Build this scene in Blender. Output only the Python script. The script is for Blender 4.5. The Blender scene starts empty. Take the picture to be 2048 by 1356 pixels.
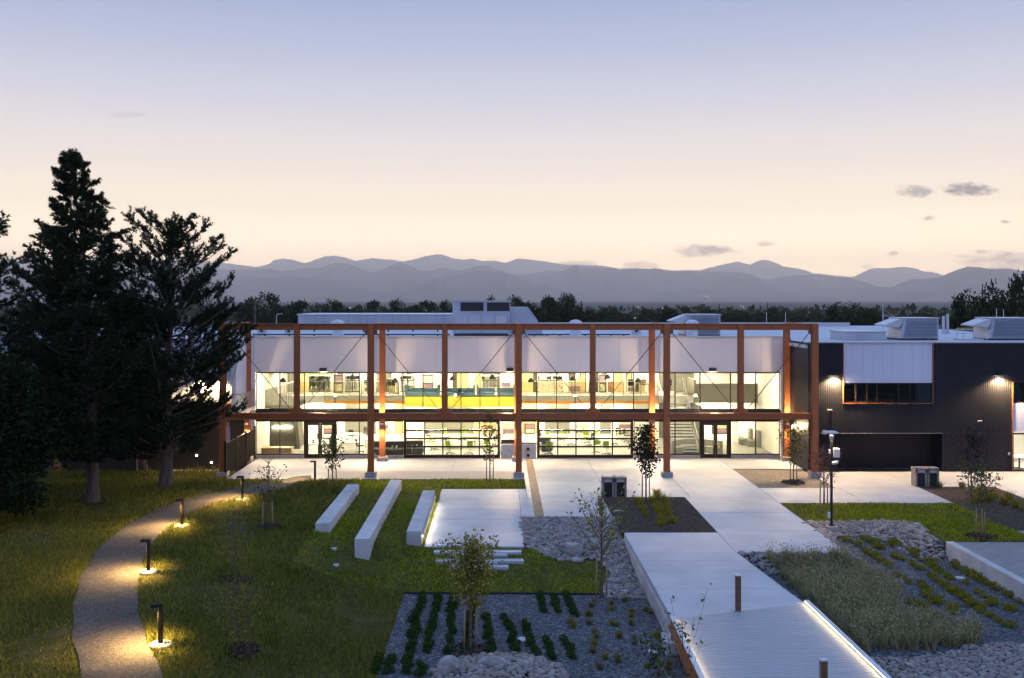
import bpy, math, random
import numpy as np
from mathutils import Vector, Matrix

# ------------------------------------------------------------------ camera, sky, sun, exposure
scene = bpy.context.scene
col = scene.collection
F, CX, CY, H = 1991.1, 1000.0, 600.0, 10.2      # lens in photo pixels, vanishing point, eye height
cam = bpy.data.cameras.new('camera')
cam.lens = 35.0; cam.sensor_width = 36.0
cam.shift_x = 24 / 2048; cam.shift_y = -78 / 2048
cam.clip_start = 0.5; cam.clip_end = 60000
camo = bpy.data.objects.new('camera', cam); col.objects.link(camo)
camo.location = (0, 0, H); camo.rotation_euler = (math.radians(90), 0, 0)
scene.camera = camo
vs = scene.view_settings
vs.view_transform = 'Standard'; vs.look = 'None'; vs.exposure = 0.0; vs.gamma = 1.0
vs.use_curve_mapping = False
scene.cycles.use_denoising = True
scene.cycles.max_bounces = 7; scene.cycles.volume_bounces = 2; scene.cycles.diffuse_bounces = 3
scene.cycles.glossy_bounces = 3; scene.cycles.transparent_max_bounces = 12
scene.cycles.sample_clamp_indirect = 4.0
scene.cycles.caustics_reflective = False; scene.cycles.caustics_refractive = False

def lin(r, g, b):
    def f(c):
        c /= 255.0
        return c / 12.92 if c <= .04045 else ((c + .055) / 1.055) ** 2.4
    return (f(r), f(g), f(b), 1.0)

class NT:
    """small helper round a node tree"""
    def __init__(s, tree):
        s.t = tree; s.n = tree.nodes; s.l = tree.links
    def add(s, typ, **kw):
        n = s.n.new(typ)
        for k, v in kw.items(): setattr(n, k, v)
        return n
    def put(s, sock, v):
        if isinstance(v, bpy.types.NodeSocket): s.l.new(v, sock)
        else: sock.default_value = v
    def math(s, op, a, b=0.0, c=0.0, clamp=False):
        n = s.add('ShaderNodeMath', operation=op, use_clamp=clamp)
        s.put(n.inputs[0], a); s.put(n.inputs[1], b); s.put(n.inputs[2], c)
        return n.outputs[0]
    def mix(s, f, a, b, mode='MIX'):
        n = s.add('ShaderNodeMix', data_type='RGBA', blend_type=mode)
        s.put(n.inputs[0], f); s.put(n.inputs[6], a); s.put(n.inputs[7], b)
        return n.outputs[2]
    def ramp(s, f, stops, interp='LINEAR'):
        n = s.add('ShaderNodeValToRGB'); e = n.color_ramp.elements
        n.color_ramp.interpolation = interp
        while len(e) < len(stops): e.new(0.5)
        for el, (p, c) in zip(e, stops): el.position = p; el.color = c
        s.put(n.inputs[0], f)
        return n.outputs[0]
    def noise(s, vec, scale, detail=4.0, rough=.55, out=0):
        n = s.add('ShaderNodeTexNoise'); s.put(n.inputs['Vector'], vec)
        n.inputs['Scale'].default_value = scale; n.inputs['Detail'].default_value = detail
        n.inputs['Roughness'].default_value = rough
        return n.outputs[out]

# dusk: the sun has just gone down behind the mountains (+Y is west)
SUN_EL, SUN_AZ = 70.0, 0.0
world = bpy.data.worlds.new('World'); scene.world = world; world.use_nodes = True
w = NT(world.node_tree)
bg = w.n['Background']
tc = w.add('ShaderNodeTexCoord')
sp = w.add('ShaderNodeSeparateXYZ'); w.l.new(tc.outputs['Generated'], sp.inputs[0])
dx, dy, dz = sp.outputs
west = w.ramp(dz, [(0, (5.2, 3.85, 2.1, 1)), (.03, (4.9, 3.65, 2.1, 1)), (.055, (3.2, 2.5, 1.55, 1)), (.072, (2.3, 1.88, 1.22, 1)), (.09, (1.68, 1.42, .98, 1)),
                   (.13, (1.18, 1.03, .88, 1)), (.19, (.77, .75, .84, 1)), (.245, (.51, .56, .75, 1)), (.31, (.29, .39, .66, 1)),
                   (.5, (.22, .35, .69, 1)), (1, (.16, .30, .69, 1))])
east = w.ramp(dz, [(0, (.48, .44, .62, 1)), (.08, (.58, .52, .74, 1)), (.2, (.50, .54, .86, 1)), (.4, (.28, .42, .82, 1)), (1, (.16, .30, .69, 1))])
az = w.math('MULTIPLY_ADD', dy, .8, .35, clamp=True)
sky = w.mix(az, east, west)
# small clouds low over the mountains
ydiv = w.math('MAXIMUM', dy, .05)
u = w.math('DIVIDE', dx, ydiv); v = w.math('DIVIDE', dz, ydiv)
cv = w.add('ShaderNodeCombineXYZ'); w.put(cv.inputs[0], u); w.put(cv.inputs[1], w.math('MULTIPLY', v, 2.4))
nz = w.noise(cv.outputs[0], 62.0, 6.0, .62)
nz = w.math('MULTIPLY_ADD', nz, 3.4, -1.7)
mask = None
CLOUDS = [(1408, 500, 58, 13, .8), (1530, 488, 20, 6, .6), (1830, 382, 38, 13, .75), (1935, 379, 58, 13, .95), (1855, 436, 15, 5, .7),
          (1786, 507, 10, 5, .6), (2010, 443, 10, 4, .6), (1968, 504, 22, 5, .6), (2040, 522, 110, 20, .75), (1930, 513, 26, 4, .5),
          (1272, 531, 30, 9, .55), (1160, 527, 45, 6, .5), (250, 229, 42, 7, .16), (550, 438, 9, 3, .15), (1735, 533, 14, 6, .4),
          (2120, 400, 70, 12, .7), (-120, 470, 80, 10, .4), (1305, 533, 14, 7, .45)]
for cx_, cy_, rx, ry, op in CLOUDS:
    a = w.math('DIVIDE', w.math('SUBTRACT', u, (cx_ - CX) / F), rx * 1.15 / F)
    b = w.math('DIVIDE', w.math('SUBTRACT', v, (CY - cy_) / F), ry * 1.15 / F)
    d = w.math('ADD', w.math('MULTIPLY', a, a), w.math('MULTIPLY', b, b))
    m = w.math('MULTIPLY', w.math('SUBTRACT', w.math('ADD', 1.0, nz), d, clamp=True), op)
    mask = m if mask is None else w.math('MAXIMUM', mask, m)
mask = w.math('MULTIPLY', mask, w.math('GREATER_THAN', dy, .06))
sky = w.mix(mask, sky, lin(128, 112, 122))
w.l.new(sky, bg.inputs[0]); bg.inputs[1].default_value = 1.0
# the one sun lamp: added soft blue fill from high overhead, brightening paving and walls
sun = bpy.data.lights.new('sun', 'SUN'); sun.energy = 0.85; sun.angle = math.radians(120); sun.color = (.46, .66, 1.0)
suno = bpy.data.objects.new('sun', sun); col.objects.link(suno)
suno.rotation_euler = (math.radians(SUN_EL - 90), 0, SUN_AZ); suno.location = (0, 40, 60)

# ------------------------------------------------------------------ helpers
R = random.Random(7)
rng = np.random.default_rng(11)
def sm(t):
    t = 0.0 if t < 0 else 1.0 if t > 1 else t
    return t * t * (3 - 2 * t)
def hgt(X, Y):
    """height of the open ground (lawns, gravel); paving is at 0"""
    if X > 9.4:                                              # right hand swale
        t1 = sm((45.6 - Y) / 3.2) * sm((X - 13.9) / 1.1)
        t2 = sm((40.3 - Y) / 1.6)
        t3 = 1 - sm((X - 17.4) / 1.2) * sm((Y - 41.2) / 1.0)
        t = max(t1, t2) * (t3 if X < 18.75 else 0.0)
        return -.62 * t - (.15 * sm((34 - Y) / 6) if X < 18.75 else 0)
    rise = min(max((-3.2 - X) * .135, -.06), .62)
    if X < -8: rise = .62 + .06 * math.sin(X * .35) + .05 * math.sin(Y * .4)
    base = rise * sm((56.4 - Y) / 5.5)
    base -= .62 * sm((X + 26) / 6) * 0
    lowl = sm((41.6 - Y) / 5.0) * sm((X + 9.2) / 5.4)
    lowr = sm((46.9 - Y) / 8.5)
    b = sm((X - .6) / 3.0)
    low = lowl * (1 - b) + lowr * b
    return base * (1 - low) - .82 * low
def px(x, y, Y):
    return Vector(((x - CX) * Y / F, Y, H - (y - CY) * Y / F))
def gp(x, y, f=hgt):
    """where the ray through photo pixel (x, y) meets the ground"""
    z = 0.0
    for _ in range(40):
        Y = F * (H - z) / (y - CY); X = (x - CX) * Y / F
        z = z * .5 + f(X, Y) * .5
    return Vector((X, Y, f(X, Y)))
flat = lambda X, Y: 0.0

class MB:
    def __init__(s): s.v = []; s.f = []
    def add(s, vs_, fs):
        o = len(s.v); s.v.extend(tuple(p) for p in vs_); s.f.extend(tuple(i + o for i in q) for q in fs); return s
    def box(s, x0, x1, y0, y1, z0, z1):
        return s.add([(x0, y0, z0), (x1, y0, z0), (x1, y1, z0), (x0, y1, z0), (x0, y0, z1), (x1, y0, z1), (x1, y1, z1), (x0, y1, z1)],
                     [(3, 2, 1, 0), (4, 5, 6, 7), (0, 1, 5, 4), (1, 2, 6, 5), (2, 3, 7, 6), (3, 0, 4, 7)])
    def bbox(s, x0, x1, y0, y1, z0, z1, b=.015):
        """box with chamfered top and vertical edges"""
        b = min(b, (x1 - x0) * .4, (y1 - y0) * .4, (z1 - z0) * .4)
        def ring(i, z):
            return [(x0 + i + b, y0 + i, z), (x1 - i - b, y0 + i, z), (x1 - i, y0 + i + b, z), (x1 - i, y1 - i - b, z),
                    (x1 - i - b, y1 - i, z), (x0 + i + b, y1 - i, z), (x0 + i, y1 - i - b, z), (x0 + i, y0 + i + b, z)]
        vs_ = ring(0, z0) + ring(0, z1 - b) + ring(b, z1)
        fs = [tuple(range(7, -1, -1)), tuple(range(16, 24))]
        for k in (0, 8):
            fs += [(k + i, k + (i + 1) % 8, k + 8 + (i + 1) % 8, k + 8 + i) for i in range(8)]
        return s.add(vs_, fs)
    def prism(s, poly, z0, z1):
        n = len(poly)
        return s.add([(x, y, z0) for x, y in poly] + [(x, y, z1) for x, y in poly],
                     [tuple(range(n - 1, -1, -1)), tuple(range(n, 2 * n))] + [(i, (i + 1) % n, n + (i + 1) % n, n + i) for i in range(n)])
    def prism_y(s, poly, y0, y1):
        n = len(poly)                                          # poly in x, z
        return s.add([(x, y0, z) for x, z in poly] + [(x, y1, z) for x, z in poly],
                     [tuple(range(n)), tuple(range(2 * n - 1, n - 1, -1))] + [((i + 1) % n, i, n + i, n + (i + 1) % n) for i in range(n)])
    def prism_x(s, poly, x0, x1):
        n = len(poly)                                          # poly in y, z
        return s.add([(x0, y, z) for y, z in poly] + [(x1, y, z) for y, z in poly],
                     [tuple(range(n - 1, -1, -1)), tuple(range(n, 2 * n))] + [(i, (i + 1) % n, n + (i + 1) % n, n + i) for i in range(n)])
    def tube(s, pts, rad, n=6, cap=True):
        pts = [Vector(p) for p in pts]
        if not hasattr(rad, '__len__'): rad = [rad] * len(pts)
        vs_ = []
        for i, p in enumerate(pts):
            d = (pts[min(i + 1, len(pts) - 1)] - pts[max(i - 1, 0)]).normalized()
            a = d.orthogonal().normalized() if abs(d.z) < .9 else (Vector((1, 0, 0)) - d * d.x).normalized()
            b = d.cross(a)
            for k in range(n):
                t = 2 * math.pi * k / n
                vs_.append(p + (a * math.cos(t) + b * math.sin(t)) * rad[i])
        fs = []
        for i in range(len(pts) - 1):
            fs += [(i * n + k, i * n + (k + 1) % n, (i + 1) * n + (k + 1) % n, (i + 1) * n + k) for k in range(n)]
        if cap: fs += [tuple(range(n - 1, -1, -1)), tuple(range((len(pts) - 1) * n, len(pts) * n))]
        return s.add(vs_, fs)
    def lathe(s, prof, n=12, c=(0, 0, 0)):
        vs_ = []
        for r_, z in prof:
            for k in range(n):
                t = 2 * math.pi * k / n
                vs_.append((c[0] + r_ * math.cos(t), c[1] + r_ * math.sin(t), c[2] + z))
        fs = []
        for i in range(len(prof) - 1):
            fs += [(i * n + k, i * n + (k + 1) % n, (i + 1) * n + (k + 1) % n, (i + 1) * n + k) for k in range(n)]
        fs += [tuple(range(n - 1, -1, -1)), tuple(range((len(prof) - 1) * n, len(prof) * n))]
        return s.add(vs_, fs)
    def ibeam_x(s, x0, x1, yc, z0, z1, wd, tf=.03, tw=.03):
        h = wd / 2
        p = [(yc - h, z0), (yc + h, z0), (yc + h, z0 + tf), (yc + tw, z0 + tf), (yc + tw, z1 - tf), (yc + h, z1 - tf), (yc + h, z1), (yc - h, z1),
             (yc - h, z1 - tf), (yc - tw, z1 - tf), (yc - tw, z0 + tf), (yc - h, z0 + tf)]
        return s.prism_x(p, x0, x1)
    def ibeam_y(s, y0, y1, xc, z0, z1, wd, tf=.03, tw=.03):
        h = wd / 2
        p = [(xc - h, z0), (xc + h, z0), (xc + h, z0 + tf), (xc + tw, z0 + tf), (xc + tw, z1 - tf), (xc + h, z1 - tf), (xc + h, z1), (xc - h, z1),
             (xc - h, z1 - tf), (xc - tw, z1 - tf), (xc - tw, z0 + tf), (xc - h, z0 + tf)]
        return s.prism_y(p, y0, y1)
    def icol(s, xc, yc, z0, z1, w_, tf=.035, tw=.02):
        h = w_ / 2                                             # flanges face the camera
        p = [(xc - h, yc - h), (xc + h, yc - h), (xc + h, yc - h + tf), (xc + tw, yc - h + tf), (xc + tw, yc + h - tf), (xc + h, yc + h - tf),
             (xc + h, yc + h), (xc - h, yc + h), (xc - h, yc + h - tf), (xc - tw, yc + h - tf), (xc - tw, yc - h + tf), (xc - h, yc - h + tf)]
        return s.prism(p, z0, z1)
    def mesh(s, name, mat, smooth=False):
        me = bpy.data.meshes.new(name); me.from_pydata(s.v, [], s.f)
        if mat: me.materials.append(mat)
        if smooth: me.polygons.foreach_set('use_smooth', [True] * len(me.polygons))
        me.update()
        return me
    def build(s, name, mat, parent=None, smooth=False):
        return link(name, s.mesh(name, mat, smooth), parent)
def link(name, me, parent=None, loc=None, rot=None, sc=None):
    o = bpy.data.objects.new(name, me); col.objects.link(o)
    if parent: o.parent = parent
    if loc is not None: o.location = loc
    if rot is not None: o.rotation_euler = rot
    if sc is not None: o.scale = sc
    return o
def tag(o, label=None, cat=None, group=None, kind=None):
    if label: o['label'] = label
    if cat: o['category'] = cat
    if group: o['group'] = group
    if kind: o['kind'] = kind
    return o
def thing(name, label, cat, loc=(0, 0, 0), rz=0, group=None):
    o = bpy.data.objects.new(name, None); col.objects.link(o); o.empty_display_size = .2
    o.location = loc; o.rotation_euler = (0, 0, rz)
    return tag(o, label, cat, group)
def copy_tree(o, parent=None):
    c = o.copy(); col.objects.link(c); c.parent = parent
    for ch in list(o.children): copy_tree(ch, c)
    return c
def np_mesh(name, V, Fc, mat, smooth=False):
    """V (n,3), Fc (m,k) with k = 3 or 4"""
    me = bpy.data.meshes.new(name); V = np.asarray(V, np.float32); Fc = np.asarray(Fc, np.int32)
    m, k = Fc.shape
    me.vertices.add(len(V)); me.vertices.foreach_set('co', V.ravel())
    me.loops.add(m * k); me.loops.foreach_set('vertex_index', Fc.ravel())
    me.polygons.add(m); me.polygons.foreach_set('loop_start', np.arange(0, m * k, k, dtype=np.int32))
    me.polygons.foreach_set('loop_total', np.full(m, k, np.int32))
    if smooth: me.polygons.foreach_set('use_smooth', np.ones(m, bool))
    if mat: me.materials.append(mat)
    me.update(calc_edges=True); me.validate()
    return me
def unit(a): return a / np.maximum(np.linalg.norm(a, axis=1, keepdims=True), 1e-9)
def leaves(P, l, wd, up=.0, g=None):
    """diamond leaf faces at P"""
    g = g or rng; n = len(P)
    d = unit(g.normal(size=(n, 3)) + np.array([0, 0, up])); s = unit(np.cross(d, unit(g.normal(size=(n, 3)))))
    L = (l * g.uniform(.7, 1.3, (n, 1))); W = wd * g.uniform(.7, 1.3, (n, 1))
    V = np.stack([P, P + d * L * .5 + s * W * .5, P + d * L, P + d * L * .5 - s * W * .5], 1).reshape(-1, 3)
    Fc = np.arange(4 * n).reshape(-1, 4)
    return V, Fc
def blades(P, h, wd, lean=.35, g=None):
    g = g or rng; n = len(P)
    a = g.uniform(0, 2 * np.pi, n); s = np.stack([np.cos(a), np.sin(a), np.zeros(n)], 1)
    h = np.broadcast_to(np.asarray(h, float), (n,)) * g.uniform(.6, 1.35, n)
    tip = P + np.stack([g.normal(0, lean, n) * h, g.normal(0, lean, n) * h, h], 1)
    ww = np.broadcast_to(np.asarray(wd, float), (n,))[:, None] * .5
    V = np.stack([P - s * ww, P + s * ww, tip], 1).reshape(-1, 3)
    return V, np.arange(3 * n).reshape(-1, 3)

# ------------------------------------------------------------------ materials (all procedural)
def mat(name, c1, c2=None, rough=.7, scale=3.0, metal=0.0, bump=0.0, bscale=None, stretch=(1, 1, 1), spec=.4, island=0.0, detail=5.0, dist=.02, lo=.35, hi=.65):
    m = bpy.data.materials.new(name); m.use_nodes = True; t = NT(m.node_tree); b = t.n['Principled BSDF']
    b.inputs['Roughness'].default_value = rough; b.inputs['Metallic'].default_value = metal
    b.inputs['Specular IOR Level'].default_value = spec
    geo = t.add('ShaderNodeNewGeometry')
    mp = t.add('ShaderNodeMapping'); t.l.new(geo.outputs['Position'], mp.inputs[0]); mp.inputs['Scale'].default_value = stretch
    c1 = tuple(c1) + (1,) if len(c1) == 3 else c1
    if c2 is None: c2 = tuple(x * .8 for x in c1[:3]) + (1,)
    c2 = tuple(c2) + (1,) if len(c2) == 3 else c2
    n = t.noise(mp.outputs[0], scale, detail)
    cc = t.ramp(n, [(lo, c1), (hi, c2)])
    if island:
        f = t.math('MULTIPLY_ADD', geo.outputs['Random Per Island'], island, 1 - island / 2)
        cb = t.add('ShaderNodeCombineColor'); [t.put(cb.inputs[i], f) for i in range(3)]
        cc = t.mix(1.0, cc, cb.outputs[0], 'MULTIPLY')
    t.l.new(cc, b.inputs['Base Color'])
    if bump:
        bn = t.noise(mp.outputs[0], bscale or scale * 8, 4.0)
        bp = t.add('ShaderNodeBump'); bp.inputs['Strength'].default_value = bump; bp.inputs['Distance'].default_value = dist
        t.l.new(bn, bp.inputs['Height']); t.l.new(bp.outputs[0], b.inputs['Normal'])
    return m
def emit(name, c, s):
    m = bpy.data.materials.new(name); m.use_nodes = True; t = NT(m.node_tree)
    e = t.add('ShaderNodeEmission'); e.inputs[0].default_value = tuple(c) + (1,); e.inputs[1].default_value = s
    t.l.new(e.outputs[0], t.n['Material Output'].inputs[0]); t.n.remove(t.n['Principled BSDF'])
    return m
def glass(name, tint=(.93, .97, .95), ior=1.45, gl=.02):
    m = bpy.data.materials.new(name); m.use_nodes = True; t = NT(m.node_tree)
    tr = t.add('ShaderNodeBsdfTransparent'); tr.inputs[0].default_value = tuple(tint) + (1,)
    g = t.add('ShaderNodeBsdfGlossy'); g.inputs['Roughness'].default_value = gl
    fr = t.add('ShaderNodeFresnel'); fr.inputs[0].default_value = ior
    mx = t.add('ShaderNodeMixShader'); t.l.new(fr.outputs[0], mx.inputs[0]); t.l.new(tr.outputs[0], mx.inputs[1]); t.l.new(g.outputs[0], mx.inputs[2])
    t.l.new(mx.outputs[0], t.n['Material Output'].inputs[0]); t.n.remove(t.n['Principled BSDF'])
    return m
def leafmat(name, c1, c2, island=.7, scale=.8, trans=.25):
    m = bpy.data.materials.new(name); m.use_nodes = True; t = NT(m.node_tree); b = t.n['Principled BSDF']
    geo = t.add('ShaderNodeNewGeometry')
    n = t.noise(geo.outputs['Position'], scale, 3.0)
    f = t.math('ADD', t.math('MULTIPLY', n, 1 - island * .5), t.math('MULTIPLY_ADD', geo.outputs['Random Per Island'], island, -island * .35), clamp=True)
    cc = t.ramp(f, [(.2, tuple(c1) + (1,)), (.8, tuple(c2) + (1,))])
    t.l.new(cc, b.inputs['Base Color']); b.inputs['Roughness'].default_value = .85; b.inputs['Specular IOR Level'].default_value = .06
    if trans:
        tl = t.add('ShaderNodeBsdfTranslucent'); t.l.new(cc, tl.inputs[0])
        mx = t.add('ShaderNodeMixShader'); mx.inputs[0].default_value = trans
        t.l.new(b.outputs[0], mx.inputs[1]); t.l.new(tl.outputs[0], mx.inputs[2]); t.l.new(mx.outputs[0], t.n['Material Output'].inputs[0])
    return m
def concrete(name, c1, c2, streak=0.0, sx=(.25, 9, 1), rough=.75, bump=.15):
    m = mat(name, c1, c2, rough=rough, scale=.7, bump=bump, bscale=60, spec=.35, dist=.004)
    if streak:
        t = NT(m.node_tree); b = t.n['Principled BSDF']; old = b.inputs['Base Color'].links[0].from_socket
        geo = t.add('ShaderNodeNewGeometry'); mp = t.add('ShaderNodeMapping'); t.l.new(geo.outputs['Position'], mp.inputs[0]); mp.inputs['Scale'].default_value = sx
        n1 = t.noise(mp.outputs[0], 1.6, 3.0)
        oi = t.add('ShaderNodeObjectInfo')
        f = t.math('ADD', t.math('MULTIPLY_ADD', n1, streak * 2, 1 - streak), t.math('MULTIPLY_ADD', oi.outputs['Random'], .07, -.035))
        # irregular water stains
        n2 = t.noise(geo.outputs['Position'], .45, 6.0, .65)
        f = t.math('MULTIPLY', f, t.math('MULTIPLY_ADD', n2, .34, .83))
        cb = t.add('ShaderNodeCombineColor'); [t.put(cb.inputs[i], f) for i in range(3)]
        t.l.new(t.mix(1.0, old, cb.outputs[0], 'MULTIPLY'), b.inputs['Base Color'])
    return m
def gravelmat(name, c1, c2, c3, scale=26.0):
    m = bpy.data.materials.new(name); m.use_nodes = True; t = NT(m.node_tree); b = t.n['Principled BSDF']
    b.inputs['Roughness'].default_value = .9; b.inputs['Specular IOR Level'].default_value = .12
    geo = t.add('ShaderNodeNewGeometry')
    vo = t.add('ShaderNodeTexVoronoi'); t.l.new(geo.outputs['Position'], vo.inputs['Vector']); vo.inputs['Scale'].default_value = scale
    sc_ = t.add('ShaderNodeSeparateColor'); t.l.new(vo.outputs['Color'], sc_.inputs[0])
    cc = t.ramp(sc_.outputs[0], [(0, tuple(c1) + (1,)), (.55, tuple(c2) + (1,)), (1, tuple(c3) + (1,))])
    n = t.noise(geo.outputs['Position'], .8, 5.0)
    cb = t.add('ShaderNodeCombineColor'); f = t.math('MULTIPLY_ADD', n, .7, .65); [t.put(cb.inputs[i], f) for i in range(3)]
    t.l.new(t.mix(1.0, cc, cb.outputs[0], 'MULTIPLY'), b.inputs['Base Color'])
    bp = t.add('ShaderNodeBump'); bp.inputs['Strength'].default_value = .8; bp.inputs['Distance'].default_value = .03
    t.l.new(t.math('SUBTRACT', 1.0, vo.outputs['Distance']), bp.inputs['Height']); t.l.new(bp.outputs[0], b.inputs['Normal'])
    return m

M = {}
M['paving'] = concrete('paving_concrete', (.47, .485, .51), (.395, .41, .435), streak=.10, rough=.55)
M['wall_concrete'] = concrete('wall_concrete', (.56, .555, .55), (.42, .415, .41), streak=.14, sx=(1, 6, .25))
M['plinth'] = mat('plinth_concrete', (.42, .40, .38), (.34, .33, .32), scale=4, bump=.2)
M['joint'] = mat('joint_filler', (.12, .115, .11), rough=.9)
M['lawn_soil'] = mat('lawn_soil', (.050, .055, .010), (.10, .080, .032), scale=1.1, rough=.95, bump=.5, bscale=30, spec=.05)
M['grass'] = leafmat('grass_blades', (.15, .195, .007), (.46, .47, .020), island=.6, scale=.5)
M['meadow'] = leafmat('meadow_blades', (.082, .105, .012), (.33, .28, .058), island=.6, scale=.35)
M['path'] = gravelmat('crusher_path', (.06, .05, .042), (.11, .093, .08), (.18, .155, .13), 30)
M['gravel'] = gravelmat('grey_gravel', (.042, .042, .046), (.095, .095, .10), (.26, .26, .265), 16)
M['gravel_stone'] = mat('gravel_stone', (.05, .05, .053), (.14, .14, .145), scale=9, island=1.2, rough=.85)
M['crushed'] = gravelmat('brown_crushed_stone', (.13, .11, .09), (.21, .18, .15), (.30, .27, .23), 22)
M['mulch'] = gravelmat('bark_mulch', (.040, .026, .018), (.085, .058, .040), (.15, .11, .08), 20)
M['mulch_chip'] = mat('bark_chip', (.06, .040, .028), (.13, .09, .06), scale=8, island=.9, rough=.9)
M['pavers'] = None
def stone_mat():
    m = bpy.data.materials.new('river_stone'); m.use_nodes = True; t = NT(m.node_tree); b = t.n['Principled BSDF']
    oi = t.add('ShaderNodeObjectInfo'); geo = t.add('ShaderNodeNewGeometry')
    r = t.math('FRACT', t.math('ADD', oi.outputs['Random'], geo.outputs['Random Per Island']))
    cc = t.ramp(r, [(0, (.15, .13, .12, 1)), (.2, (.29, .24, .205, 1)), (.4, (.21, .195, .185, 1)), (.55, (.37, .325, .285, 1)), (.75, (.26, .19, .155, 1)), (1, (.32, .30, .28, 1))])
    n = t.noise(geo.outputs['Position'], 14, 4)
    cb = t.add('ShaderNodeCombineColor'); f = t.math('MULTIPLY_ADD', n, .6, .7); [t.put(cb.inputs[i], f) for i in range(3)]
    t.l.new(t.mix(1.0, cc, cb.outputs[0], 'MULTIPLY'), b.inputs['Base Color']); b.inputs['Roughness'].default_value = .75
    return m
M['stone'] = stone_mat()
M['boulder'] = mat('boulder_granite', (.40, .37, .34), (.24, .22, .21), scale=2.6, bump=.7, bscale=7, rough=.85, dist=.05)
M['steel'] = mat('painted_rust_steel', (.43, .14, .045), (.37, .12, .038), scale=2.0, rough=.5, bump=.05)
M['white_metal'] = mat('white_metal_panel', (.74, .77, .86), (.69, .72, .81), scale=.35, rough=.5, stretch=(1, 1, .12))
M['facade'] = mat('facade_panel_lit_warm', (.92, .87, .85), (.88, .83, .82), scale=.35, rough=.5, stretch=(1, 1, .12))  # same white metal; warmth of light bounced off the plaza put into colour
M['cap'] = mat('pale_metal_cap', (.62, .63, .65), (.54, .55, .58), scale=1.2, rough=.4, metal=.2)
M['dark_siding'] = mat('charcoal_corrugated_metal', (.018, .019, .026), (.015, .016, .022), scale=.5, rough=.5, metal=.0, spec=.25)
M['frame'] = mat('dark_bronze_frame', (.020, .015, .012), (.028, .021, .017), scale=3, rough=.6, spec=.2)
M['black'] = mat('black_powdercoat', (.016, .015, .016), (.024, .022, .022), scale=5, rough=.5)
M['glass'] = glass('clear_glass')
M['dark_glass'] = glass('tinted_glass', (.35, .40, .42), 1.6, .03)
M['spandrel'] = mat('dark_spandrel_glass', (.020, .026, .026), (.030, .034, .032), scale=1.2, rough=.4, spec=.3)
M['roofing'] = mat('white_roof_membrane', (.56, .58, .62), (.46, .48, .52), scale=.5, rough=.6)
M['duct'] = mat('galvanised_duct', (.52, .56, .62), (.42, .46, .52), scale=.8, rough=.38, metal=.35)
M['duct_dark'] = mat('louver_dark', (.05, .05, .055), rough=.6)
M['iwall'] = mat('interior_white_paint', (.80, .77, .70), (.76, .73, .66), scale=.6, rough=.7)
M['ifloor'] = mat('polished_floor', (.58, .55, .50), (.50, .48, .44), scale=.5, rough=.22)
M['tan'] = mat('birch_panel', (.62, .44, .22), (.55, .38, .18), scale=1.2, rough=.5, stretch=(6, 6, .4))
M['orange_wood'] = mat('orange_wood_edge', (.72, .26, .015), (.62, .21, .012), scale=1.4, rough=.5, stretch=(.3, 4, 6))
M['yellow'] = mat('yellow_panel', (.86, .60, .07), (.82, .56, .06), scale=.8, rough=.45)
M['igrey'] = mat('grey_panel', (.20, .185, .155), (.17, .16, .135), scale=.9, rough=.6)
M['idark'] = mat('charcoal_panel', (.06, .055, .048), (.05, .046, .04), scale=1.0, rough=.6)
M['teal'] = mat('teal_upholstery', (.065, .115, .15), (.05, .095, .125), scale=6, rough=.9)
M['lime'] = mat('lime_plastic', (.42, .58, .06), (.38, .53, .05), scale=3, rough=.4)
M['white_top'] = mat('white_laminate', (.82, .81, .78), (.78, .77, .74), scale=2, rough=.35)
M['chrome'] = mat('brushed_steel', (.55, .55, .55), (.45, .45, .46), scale=6, rough=.3, metal=.8)
M['sofa'] = mat('grey_upholstery', (.36, .34, .29), (.30, .285, .24), scale=8, rough=.9)
M['black_chair'] = mat('black_mesh_seat', (.030, .028, .026), (.045, .042, .038), scale=8, rough=.8)
M['bark'] = mat('pine_bark', (.085, .062, .050), (.16, .125, .105), scale=5, rough=.95, bump=.9, bscale=9, stretch=(1, 1, .25), dist=.05)
M['twig'] = mat('young_bark', (.10, .075, .055), (.16, .12, .09), scale=12, rough=.9)
M['stake'] = mat('lodgepole_stake', (.36, .25, .16), (.28, .19, .12), scale=9, rough=.85, stretch=(1, 1, .2))
M['needle'] = leafmat('pine_needles', (.016, .024, .012), (.045, .058, .028), island=.6, scale=.6, trans=.1)
M['leaf_dark'] = leafmat('dark_leaves', (.012, .022, .009), (.034, .050, .018), island=.8)
M['leaf_far'] = leafmat('far_leaves', (.018, .030, .014), (.060, .075, .030), island=.7, scale=.12)
M['leaf_young'] = leafmat('young_leaves', (.13, .135, .018), (.46, .39, .07), island=.9)
M['leaf_green'] = leafmat('green_leaves', (.04, .06, .014), (.13, .16, .035), island=.9)
M['leaf_red'] = leafmat('copper_leaves', (.20, .08, .045), (.40, .18, .10), island=.9)
M['leaf_purple'] = leafmat('plum_leaves', (.030, .018, .022), (.065, .035, .040), island=.9)
M['clump'] = leafmat('evergreen_clump', (.022, .050, .010), (.075, .13, .026), island=.9)
M['straw'] = leafmat('straw_tuft', (.13, .10, .040), (.32, .22, .11), island=.9)
M['sedum'] = leafmat('yellow_green_groundcover', (.14, .145, .012), (.40, .34, .035), island=.9)
M['silver'] = leafmat('silver_grass', (.18, .17, .07), (.58, .52, .30), island=.9, scale=1.2)
M['plastic_white'] = mat('white_plastic', (.72, .72, .72), rough=.4)
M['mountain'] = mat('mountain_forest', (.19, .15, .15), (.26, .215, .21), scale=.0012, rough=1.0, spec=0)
M['plain'] = mat('far_plain', (.10, .10, .085), (.17, .16, .14), scale=.012, rough=1.0, spec=0)
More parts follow.
